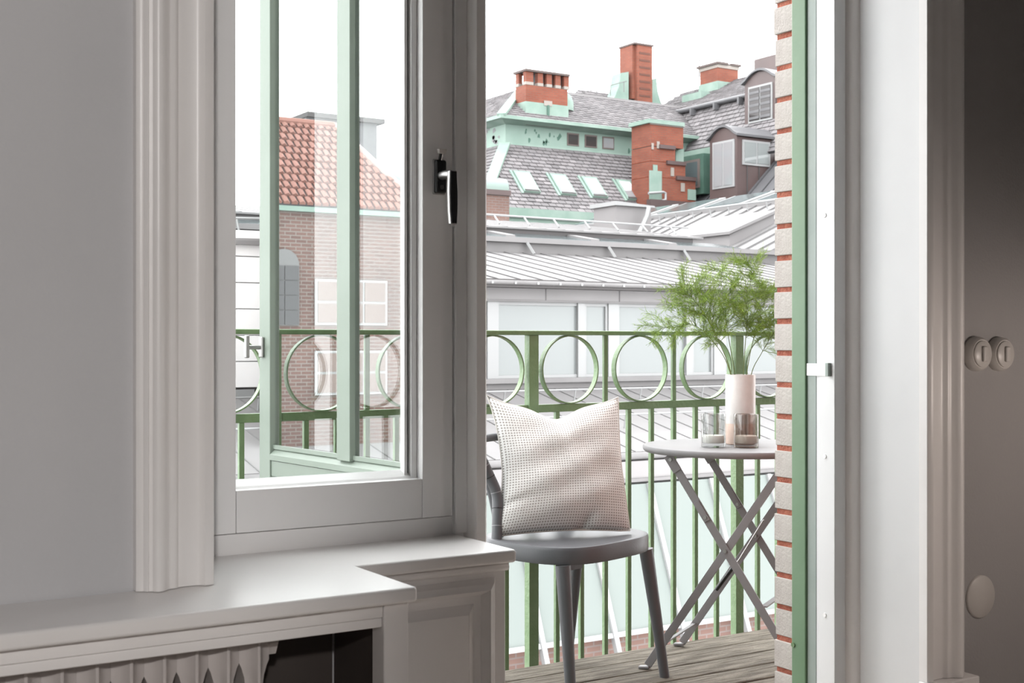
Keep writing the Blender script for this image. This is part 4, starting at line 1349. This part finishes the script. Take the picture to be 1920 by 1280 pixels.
# roof windows
for (px, py) in ((986, 344), (1054, 349), (1113, 354), (1177, 359)):
    # centre on the lower slope
    a = (px - 960) / FPX
    d = Vector((math.sin(YAW) + math.cos(YAW) * a, math.cos(YAW) - math.sin(YAW) * a, (640 - py) / FPX))
    nrm = Vector((0, -2.88, 2.7)).normalized()
    P0 = Vector((0, CY - 0.1, 8.60))
    t = (P0 - EYE).dot(nrm) / d.dot(nrm)
    c = EYE + d * t
    sv = -dv.normalized()
    rw = build('roof_window', MB().obox(c - Vector((0.36, 0, 0)) - sv * 0.58, (0.72, 0, 0), sv * 1.16, nrm * 0.12), COPPER, sh)
    build('pane', MB().obox(c - Vector((0.27, 0, 0)) - sv * 0.46 + nrm * 0.121, (0.54, 0, 0), sv * 0.92, nrm * 0.01), SKYGLASS, rw)
    build('bottom_flashing', MB().obox(c - Vector((0.32, 0, 0)) - sv * 0.56 + nrm * 0.121, (0.64, 0, 0), sv * 0.07, nrm * 0.02), DARKEDGE, rw)
    build('side_flashing', MB().obox(c - Vector((0.47, 0, 0)) - sv * 0.62, (0.10, 0, 0), sv * 1.3, nrm * 0.06), COPPER, rw)
# upper slope, hipped at the near end
RH, RD = 1.75, 2.15
uv = Vector((0, RD + 0.5, RH))
LU = uv.length
slates(sh, 'upper_roof_slope', (CX - 0.5, CY - 0.5, 9.62), (1, 0, 0), uv, [(0, 0), (13.2, 0), (13.2, LU), (2.6, LU)], 0.36, 0.20, SLATE)
slates(sh, 'upper_roof_slope', (CX - 0.5, CY - 0.5, 9.62), (0, 1, 0), Vector((RD + 0.5, 0, RH)), [(0, 0), (8, 0), (8, LU), (2.6, LU)], 0.36, 0.20, SLATE)
build('hip_cover', MB().bar((CX - 0.5, CY - 0.5, 9.66), (CX + RD, CY + RD, 9.66 + RH), 0.34, 0.10, up=(-1, -1, 1)), COPPER, sh)
build('ridge_cap', B(CX + 2.1, CX + 12.8, CY + RD - 0.1, CY + RD + 0.2, 9.56 + RH, 9.68 + RH), FASCIA, sh)
# rear ridge
rv = Vector((0, 3.0, 2.0))
slates(sh, 'rear_roof_slope', (CX + 4.2, CY + 3.2, 10.6), (1, 0, 0), rv, [(0, 0), (6.2, 0), (6.2, rv.length), (3.6, rv.length)], 0.36, 0.22, SLATE)
gr2 = build('ridge_rail', MB().tube([pt(1066, 181, Y=46), pt(1175, 152, Y=46)], 0.02, 6), ZINCDARK, sh)
for i in range(5):
    p = pt(1066, 181, Y=46).lerp(pt(1175, 152, Y=46), i / 4.2)
    build('rail_post', MB().tube([p, p - Vector((0, 0, 0.45))], 0.018, 6), ZINCDARK, gr2)
# chimney with open flues
def box_px(pl, pr, y0, depth, z0, z1, m, name, parent, ext=(0, 0)):
    xa, xb = X_at(pl, y0) - ext[0], X_at(pr, y0) + ext[1]
    return build(name, B(xa, xb, y0, y0 + depth, z0, z1), m, parent)
c1y = 41.95
fz = lambda z: 1.05 + (z - 1.05) * 41.95 / 42.75
c1 = box_px(986, 1064, c1y, 0.75, fz(10.55), fz(11.22), REDBRICK, 'chimney', sh)
xa, xb = X_at(986, c1y), X_at(1064, c1y)
build('copper_skirt', B(xa - 0.03, xb + 0.03, c1y - 0.03, c1y + 0.95, fz(9.6), fz(10.55)), COPPER, c1)
build('apron_strip', B(xa - 0.06, xb + 0.06, c1y - 0.10, c1y + 0.5, fz(9.6), fz(9.95)), BROWNMETAL, c1)
build('stone_block', B((xa + xb) / 2 - 0.16, (xa + xb) / 2 + 0.22, c1y - 0.05, c1y - 0.031, fz(10.46), fz(10.66)), STONE, c1)
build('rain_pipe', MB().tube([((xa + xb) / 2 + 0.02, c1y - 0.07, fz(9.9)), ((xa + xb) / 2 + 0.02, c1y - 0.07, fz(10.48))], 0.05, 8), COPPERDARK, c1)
for i in range(5):
    w_ = (0.34 if i == 0 else 0.24)
    x_ = xa + (0.0 if i == 0 else 0.56 + (i - 1) * 0.415)
    fl = build('flue_pier', B(x_, x_ + w_, c1y, c1y + 0.2, fz(11.34), fz(11.74)), REDBRICK, c1)
    build('pier_base', B(x_ - 0.01, x_ + w_ + 0.01, c1y - 0.01, c1y + 0.21, fz(11.221), fz(11.339)), STONE, fl)
fl = build('flue_pier', B(xa, xa + 0.18, c1y + 0.53, c1y + 0.75, fz(11.34), fz(11.74)), REDBRICK, c1)
build('pier_base', B(xa - 0.01, xa + 0.19, c1y + 0.52, c1y + 0.76, fz(11.221), fz(11.339)), STONE, fl)
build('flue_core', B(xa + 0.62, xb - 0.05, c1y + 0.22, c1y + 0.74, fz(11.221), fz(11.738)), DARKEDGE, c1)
build('cap_slab', B(xa - 0.07, xb + 0.07, c1y - 0.08, c1y + 0.83, fz(11.741), fz(11.83)), omat('sooty_stone', (0.17, 0.13, 0.12), 0.9), c1)
build('rear_cowl', MB().lathe((xb + 0.25, c1y + 0.9, fz(10.5)), [(0.55, 0), (0.55, 0.35), (0.45, 0.62), (0.2, 0.78), (0.0, 0.8)], 20), COPPER, c1, smooth=True)
# tall chimney with copper shoulders
c2y = 46.0
c2 = box_px(1195, 1223, c2y, 0.95, 11.6, 14.42, REDBRICK, 'chimney', sh)
xa, xb = X_at(1195, c2y), X_at(1223, c2y)
build('side_face', B(xa - 0.16, xa - 0.001, c2y + 0.16, c2y + 1.1, 12.0, 14.42), REDBRICK, c2)
build('cap_slab', B(xa - 0.20, xb + 0.05, c2y - 0.05, c2y + 1.15, 14.421, 14.50), MATS['sooty_stone'], c2)
for k_ in range(7):
    zz = 12.1 + k_ * 0.32
    build('soot_course', B(xa + 0.12, xb - 0.12, c2y - 0.012, c2y - 0.001, zz, zz + 0.09), omat('sooty_brick', (0.19, 0.075, 0.05), 0.9), c2)
for s_, (p1, p2) in ((-1, (1152, 1185)), (1, (1225, 1252))):
    xo, xi = X_at(p1, c2y), X_at(p2, c2y)
    if s_ > 0:
        xo, xi = xi, xo
    prof = [(xo, 11.3), (xo, 11.75), (xo + (xi - xo) * 0.25, 12.05), (xo + (xi - xo) * 0.45, 12.5), (xo + (xi - xo) * 0.55, 13.1), (xi, 13.2 if s_ < 0 else 12.95), (xi, 11.3)]
    build('copper_shoulder', MB().hexa([(a, c2y + 0.25, b) for a, b in prof], [(a, c2y + 0.9, b) for a, b in prof]), COPPER, c2)
build('copper_base', B(X_at(1150, c2y), X_at(1254, c2y), c2y - 0.1, c2y + 1.2, 10.9, 11.78), COPPER, c2)

# ---------------- stepped brick firewall
fwl = thing('stepped_firewall', (31.3, 39.2, 5.5), 'stepped red brick firewall with a green copper cap', 'firewall')
fy = 39.0
def fbox(name, pl, pr, ptop, pbot, m, dy=0.0, depth=1.2):
    a, b = pt(pl, ptop, Y=fy + dy), pt(pr, pbot, Y=fy + dy)
    t_, bo = pt((pl + pr) / 2, ptop, Y=fy + dy).z, pt((pl + pr) / 2, pbot, Y=fy + dy).z
    return build(name, B(a.x, b.x, fy + dy, fy + dy + depth, bo, t_), m, fwl)
fbox('brick_stack', 1220, 1281, 234, 276, REDBRICK)
fbox('copper_cap', 1217, 1284, 226, 233.5, COPPER, -0.08, 1.3)
fbox('stone_band', 1219, 1282, 233.6, 236, STONE, -0.03, 0.02)
fbox('brick_stack', 1220, 1266, 276.2, 304, REDBRICK)
fbox('brick_stack', 1220, 1285, 304.2, 334, REDBRICK)
fbox('brick_stack', 1220, 1304, 334.2, 388, REDBRICK)
fbox('step_cap', 1238, 1267, 272, 279, BROWNMETAL, -0.1, 0.8)
fbox('step_cap', 1252, 1287, 302, 309, BROWNMETAL, -0.1, 0.8)
fbox('step_cap', 1270, 1306, 331, 338, BROWNMETAL, -0.1, 0.8)
fbox('copper_sheet', 1218, 1241, 320, 382, COPPER, -0.04, 0.03)
fbox('copper_sheet', 1225, 1233, 309, 320, COPPER, -0.04, 0.03)
fbox('copper_sheet', 1267, 1282, 276, 303, COPPER, 0.3, 0.6)
fbox('copper_sheet', 1290, 1305, 355, 375, COPPER, -0.04, 0.03)
for (a, b, c_, d_) in ((1232, 1237, 265, 278), (1258, 1264, 314, 330), (1277, 1284, 343, 359), (1222, 1226, 268, 280)):
    fbox('stone_block', a, b, c_, d_, STONE, -0.03, 0.02)
build('white_pipe', MB().tube([pt(1216, 362, Y=fy - 0.25), pt(1244, 360, Y=fy - 0.25), pt(1248, 362, Y=fy - 0.25), pt(1248, 374, Y=fy - 0.25), pt(1241, 376, Y=fy - 0.25)], 0.05, 8), FRAMEWHITE, fwl, smooth=True)
fbox('foot_sheet', 1220, 1304, 376, 396, BROWNMETAL, -0.3, 0.25)

# ---------------- right wing: sheet-metal roof with dormers, slate above
rw_ = thing('dormer_wing', (36, 38, -16), 'roof wing with dark dormers, slate slopes and copper eaves', 'building')
build('wall', B(33.2, 44, 12, 54, -16, 6.0), REDBRICK, rw_)
seam_roof(rw_, (32.55, 12, 5.75), (0, 35, 0), (2.6, 0, 2.5), 56, m=GREYMETAL, sm=omat('grey_metal_seam', (0.11, 0.11, 0.12), 0.5), seam_h=0.05)
build('roof_foot', B(32.4, 32.7, 12, 47, 5.55, 5.82), DARKEDGE, rw_)
slates(rw_, 'upper_roof_slope', (34.5, 12, 8.3), (0, 1, 0), Vector((1.7, 0, 2.85)), [(0, 0), (39, 0), (39, 3.3), (0, 3.3)], 0.36, 0.22, SLATE)
build('copper_eave', B(34.1, 34.6, 38.6, 50, 8.55, 8.85), COPPER, rw_)
build('copper_soffit', B(34.25, 34.7, 38.6, 50, 8.2, 8.55), COPPER, rw_)
build('ridge_gutter', MB().tube([(35.95, 37.0, 11.08), (35.95, 46, 11.08)], 0.10, 8), GREYMETAL, rw_, smooth=True)
for y_ in (39.5, 41.0, 42.5):
    build('gutter_bracket', B(35.7, 36.0, y_, y_ + 0.1, 10.75, 11.05), GREYMETAL, rw_)
slates(rw_, 'top_roof_slope', (36.0, 12, 11.1), (0, 1, 0), Vector((3.2, 0, 1.75)), [(0, 0), (35, 0), (35, 3.6), (0, 3.6)], 0.36, 0.22, SLATE)
# dormers
def dormer(xf, y0, y1, z0, z1, x1, name='dormer', win=True):
    n = 14
    front = [(y1, z0), (y0, z0)]
    arch = [(y0 + (y1 - y0) * k / n, z1 - 0.42 + 0.42 * math.sin(math.pi * k / n) ** 0.8) for k in range(n + 1)]
    d = build(name, MB().hexa([(xf, a, b) for a, b in front + arch], [(x1, a, b) for a, b in front + arch]), BROWNMETAL, rw_)
    ro = MB()
    top = [(a + (-0.12 if k == 0 else (0.12 if k == n else 0)), b + 0.02) for k, (a, b) in enumerate(arch)]
    up = [(a, b + 0.09) for a, b in top]
    ro.hexa([(xf - 0.12, a, b) for a, b in top + up[::-1]], [(x1, a, b) for a, b in top + up[::-1]])
    build('dormer_roof', ro, GREYMETAL, d)
    return d
d1 = dormer(33.0, 36.6, 38.15, 6.15, 9.22, 36.2)
fr_ = build('window_frame', B(32.95, 32.999, 36.72, 37.95, 6.92, 8.72), FRAMEWHITE, d1)
for (a, b) in ((36.80, 37.30), (37.37, 37.87)):
    build('pane', B(32.93, 32.949, a, b, 7.0, 8.64), SKYGLASS, fr_)
fr_ = build('window_frame', B(33.25, 34.65, 36.55, 36.599, 7.75, 8.70), FRAMEWHITE, d1)
for (a, b) in ((33.33, 33.92), (33.99, 34.57)):
    build('pane', B(a, b, 36.53, 36.549, 7.84, 8.62), FARGLASS, fr_)
for x_ in (33.5, 34.1):
    build('sheet_seam', B(x_ - 0.02, x_ + 0.02, 36.57, 36.599, 6.6, 7.8), DARKEDGE, d1)
d2 = dormer(35.35, 37.0, 38.75, 9.3, 11.75, 38)
fr_ = build('window_frame', B(35.30, 35.349, 37.15, 38.5, 9.75, 11.2), FRAMEWHITE, d2)
for (a, b) in ((37.22, 37.79), (37.85, 38.43)):
    build('pane', B(35.28, 35.299, a, b, 9.83, 11.12), FARDARK, fr_)
    for k_ in range(5):
        build('blind_slat', B(35.265, 35.279, a, b, 9.88 + k_ * 0.25, 9.98 + k_ * 0.25), GREYMETAL, fr_)
build('parapet_box', B(37.2, 41, 36.6, 40.2, 11.2, 12.85), BROWNMETAL, rw_)
# side dormer with copper cheeks beside the firewall
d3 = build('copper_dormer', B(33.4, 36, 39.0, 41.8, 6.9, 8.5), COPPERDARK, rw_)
build('cheek_sheet', B(33.38, 33.399, 40.6, 41.5, 7.0, 8.3), COPPER, d3)
fr_ = build('window_frame', B(33.36, 33.399, 39.2, 40.3, 7.15, 8.3), omat('brown_far_frame', (0.30, 0.24, 0.22), 0.7), d3)
build('pane', B(33.34, 33.359, 39.32, 40.18, 7.27, 8.2), TEALGLASS, fr_)
# chimney on the wing
c4 = build('chimney', B(38.0, 39.2, 43.4, 44.6, 12.6, 13.2), REDBRICK, rw_)
build('stone_course', B(37.97, 39.23, 43.37, 44.63, 13.201, 13.35), STONE, c4)
build('cap_slab', B(37.9, 38.55, 43.3, 44.75, 13.351, 13.45), MATS['sooty_stone'], c4)
build('cap_slab', B(38.75, 39.3, 43.3, 44.75, 13.351, 13.45), MATS['sooty_stone'], c4)
build('copper_skirt', B(37.95, 39.25, 43.35, 44.65, 11.6, 12.6), COPPER, c4)
build('copper_step', B(37.2, 38.0, 43.6, 44.9, 11.2, 12.1), COPPER, c4)
p = pt(1311, 150, X=38.3)
an = build('antenna_mast', MB().tube([(p.x, p.y, 13.1), (p.x, p.y, 13.9)], 0.035, 6), ZINCDARK, c4)
# rail of the wing and the pale roof below it
gr = thing('roof_guard_rail', (26, 30, 4.9), 'white guard rail in front of the dormer wing', 'guard rail')
ra, rb = pt(1206, 406, X=26), pt(1475, 372, X=26)
build('rail', MB().tube([ra, rb], 0.025, 6), FRAMEWHITE, gr)
for i in range(9):
    p = ra.lerp(rb, i / 8)
    build('post', MB().tube([p, (p.x + 0.1, p.y, p.z - 0.55)], 0.022, 6), FRAMEWHITE, gr)
sr = thing('side_roof', (24, 30, 2.5), 'pale seamed zinc roof sloping up to the dormer wing', 'roof')
seam_roof(sr, (20.4, 23.52, 2.42), (0, 16.0, 0), (6.2, 0, 2.72), 26, m=ZINC, sm=SEAM, seam_h=0.05)
for i in range(6):
    y_ = 24.5 + i * 2.4
    lt = build('roof_light_frame', MB().obox((26.6, y_, 5.12), (0, 2.0, 0), (1.5, 0, 0.5), (0, 0, 0.12)), FRAMEWHITE, sr)
    build('roof_light_pane', MB().obox((26.68, y_ + 0.2, 5.27), (0, 1.6, 0), (1.3, 0, 0.43), (0, 0, 0.02)), TEALGLASS, lt)
gpts = [(20.45, -1.0), (33.1, -1.0), (33.1, 5.19), (26.6, 5.0), (20.45, 2.36)]
build('gable_wall', MB().hexa([(a, 23.53, b) for a, b in gpts], [(a, 23.65, b) for a, b in gpts]), FASCIA, sr)
build('roof_kerb', B(26.4, 26.6, 23.6, 39.5, 4.6, 5.16), ZINC, sr)
build('flat_gutter', B(28.0, 32.5, 12, 47, 5.2, 5.5), GREYMETAL, sr)
for (a, b, c_, d_) in ((23.0, 24.6, 25.8, 28.6), (21.7, 23.2, 28.9, 31.5)):
    zb = 2.42 + (a - 20.4) * 2.72 / 6.2
    ze = 2.42 + (b - 20.4) * 2.72 / 6.2
    hb_ = build('hatch', MB().hexa([(a, c_, zb), (b, c_, ze), (b, d_, ze), (a, d_, zb)], [(a, c_, zb + 0.32), (b, c_, ze + 0.28), (b, d_, ze + 0.28), (a, d_, zb + 0.32)]), FASCIA, sr)
    build('hatch_lid', MB().hexa([(a - 0.1, c_ - 0.1, zb + 0.321), (b, c_ - 0.1, ze + 0.281), (b, d_ + 0.1, ze + 0.281), (a - 0.1, d_ + 0.1, zb + 0.321)],
                                 [(a - 0.1, c_ - 0.1, zb + 0.40), (b, c_ - 0.1, ze + 0.36), (b, d_ + 0.1, ze + 0.36), (a - 0.1, d_ + 0.1, zb + 0.40)]), ZINC, hb_)

# ---------------- brick stair tower with rounded copper top, left of the slate roof
st_ = thing('brick_annex', (20, 36.5, -16), 'low red brick annex with a rounded green copper top', 'building')
xe = X_at(955, 36)
build('wall', B(xe - 7.5, xe, 36, 38.8, -16, 5.86), PALEBRICK, st_)
build('coping', B(xe - 7.55, xe + 0.03, 35.94, 38.8, 5.861, 6.03), BROWNMETAL, st_)
hc_ = [(36.3 - 0.28 * math.cos(math.pi * k / 12), 6.03 + 0.42 * math.sin(math.pi * k / 12)) for k in range(13)]
hc_ = [(36.02, 6.031)] + [(36.32 - 0.3 * math.cos(a), 6.12 + 0.33 * math.sin(a)) for a in [math.pi * k / 12 for k in range(13)]] + [(36.62, 6.031)]
build('copper_roll', MB().hexa([(xe - 7.5, a, b) for a, b in hc_], [(xe, a, b) for a, b in hc_]), omat('pale_copper_patina', (0.40, 0.52, 0.47), 0.7), st_, smooth=True)
fb = thing('far_brick_house', (16, 44, -16), 'distant pinkish brick house with a dark roof edge', 'building')
build('wall', B(9, 22, 44, 46, -16, 5.35), PALEBRICK, fb)
build('roof_edge', B(8.8, 22.1, 43.8, 46.1, 5.351, 5.6), omat('dark_grey_coping', (0.16, 0.13, 0.13), 0.8), fb)

# ---------------- solid brick tower with red tiled hip roof, standing for a reflection in the door
SMALLBRICK = brick_mat('reflection_tower_brown_brick', (0.25, 0.145, 0.12), (0.33, 0.19, 0.155), (0.42, 0.36, 0.33), 0.16, 0.052, msize=0.008)
bt = thing('reflection_brick_tower', (7.6, 17.5, -16), 'solid brown brick tower standing in for a reflected house with red tiled hip roof and arched window', 'building')
HY, TX0, TX1 = 16.6, 6.47, 8.78
build('wall', MB().prism([(TX0, HY), (TX1, HY), (TX1, HY + 2.6), (TX0 + 1.15, HY + 2.6)], -16, 2.84), SMALLBRICK, bt)
build('eave_board', B(TX0 - 0.05, TX1 + 0.1, HY - 0.10, HY + 0.1, 2.841, 2.92), COPPER, bt)
rv = Vector((0, 1.4, 1.36))
slates(bt, 'tiled_slope', (TX0 - 0.05, HY - 0.12, 2.93), (1, 0, 0), rv, [(0, 0), (TX1 - TX0 + 0.15, 0), (1.62, rv.length), (0.60, rv.length)], 0.115, 0.165, TILE, lift=0.012, wave=True, thick=0.02)
build('hip_tiles', MB().bar((TX1 + 0.1, HY - 0.12, 2.95), (TX0 + 1.57, HY + 1.28, 4.33), 0.07, 0.07), mat('pale_hip_mortar', (0.34, 0.27, 0.25), 0.8), bt)
build('ridge_tiles', MB().tube([(TX0 + 0.55, HY + 1.28, 4.31), (TX0 + 1.57, HY + 1.28, 4.31)], 0.06, 8), TILE, bt)
build('rear_roof', MB().hexa([(TX0 + 0.62, HY + 1.3, 2.84), (TX1, HY + 1.3, 2.84), (TX1, HY + 2.6, 2.84), (TX0 + 1.15, HY + 2.6, 2.84)],
                             [(TX0 + 0.62, HY + 1.3, 4.28), (TX0 + 1.57, HY + 1.3, 4.28), (TX0 + 1.57, HY + 1.35, 4.28), (TX0 + 0.64, HY + 1.35, 4.28)]), TILE, bt)
build('lift_head', B(8.32, 9.6, 19.6, 21.2, 2.9, 4.72), GREYMETAL, bt)
build('lift_cap', B(8.30, 9.7, 19.5, 21.3, 4.721, 4.80), DARKEDGE, bt)


def far_window(par, HYw, x0, x1, z0, z1, arch, nx, nz, fm, pm, bar=0.03):
    n = 12
    if arch:
        r_ = (x1 - x0) / 2
        pts_ = [(x0, z0), (x1, z0)] + [((x0 + x1) / 2 + r_ * math.cos(math.pi * k / n), z1 - r_ + r_ * math.sin(math.pi * k / n)) for k in range(n + 1)]
    else:
        pts_ = [(x0, z0), (x1, z0), (x1, z1), (x0, z1)]
    f_ = build('window_frame', MB().hexa([(a, HYw - 0.03, b) for a, b in pts_], [(a, HYw + 0.05, b) for a, b in pts_]), fm, par)
    zt = z1 - ((x1 - x0) / 2 if arch else 0) - bar
    for i in range(nx):
        for j in range(nz):
            xa_ = x0 + bar + i * (x1 - x0 - bar) / nx
            xb_ = xa_ + (x1 - x0 - bar) / nx - bar
            za_ = z0 + bar + j * (zt - z0) / nz
            zb_ = za_ + (zt - z0) / nz - bar
            build('pane', B(xa_, xb_, HYw - 0.045, HYw - 0.031, za_, zb_), pm, f_)


DFRAME = omat('dark_far_frame', (0.14, 0.13, 0.13), 0.6)
far_window(bt, HY, 6.49, 6.93, 1.27, 2.32, True, 2, 4, omat('grey_far_frame', (0.26, 0.26, 0.26), 0.6), mat('unlit_glass', (0.03, 0.03, 0.032), 0.3), 0.012)
far_window(bt, HY, 7.17, 8.28, 1.28, 1.92, False, 3, 2, FRAMEWHITE, mat('brick_toned_glass', (0.10, 0.07, 0.06), 0.2), 0.035)
far_window(bt, HY, 7.17, 8.28, 0.30, 0.92, False, 3, 2, FRAMEWHITE, MATS['brick_toned_glass'], 0.035)

# ---------------- unseen tall house, added to block sky reflection in part of the door panes
rh = thing('added_mirror_house', (-14, 31, -16), 'unseen tall grey rendered house added to darken part of the door reflection', 'building')
RX0 = -17.2
build('wall', B(RX0, RX0 + 7, 30, 38, -16, 12.6), omat('added_house_grey_render', (0.30, 0.29, 0.29), 0.9, (0.34, 0.33, 0.33), 0.5), rh)
build('cornice', B(RX0 - 0.25, RX0 + 7.2, 29.75, 38, 12.601, 12.95), FASCIA, rh)
for z_ in (-3.0, 0.4, 3.8, 7.2):
    for x_ in (RX0 + 1.2, RX0 + 4.2):
        far_window(rh, 30, x_, x_ + 1.3, z_, z_ + 2.0, False, 2, 2, FRAMEWHITE, FARDARK, 0.08)
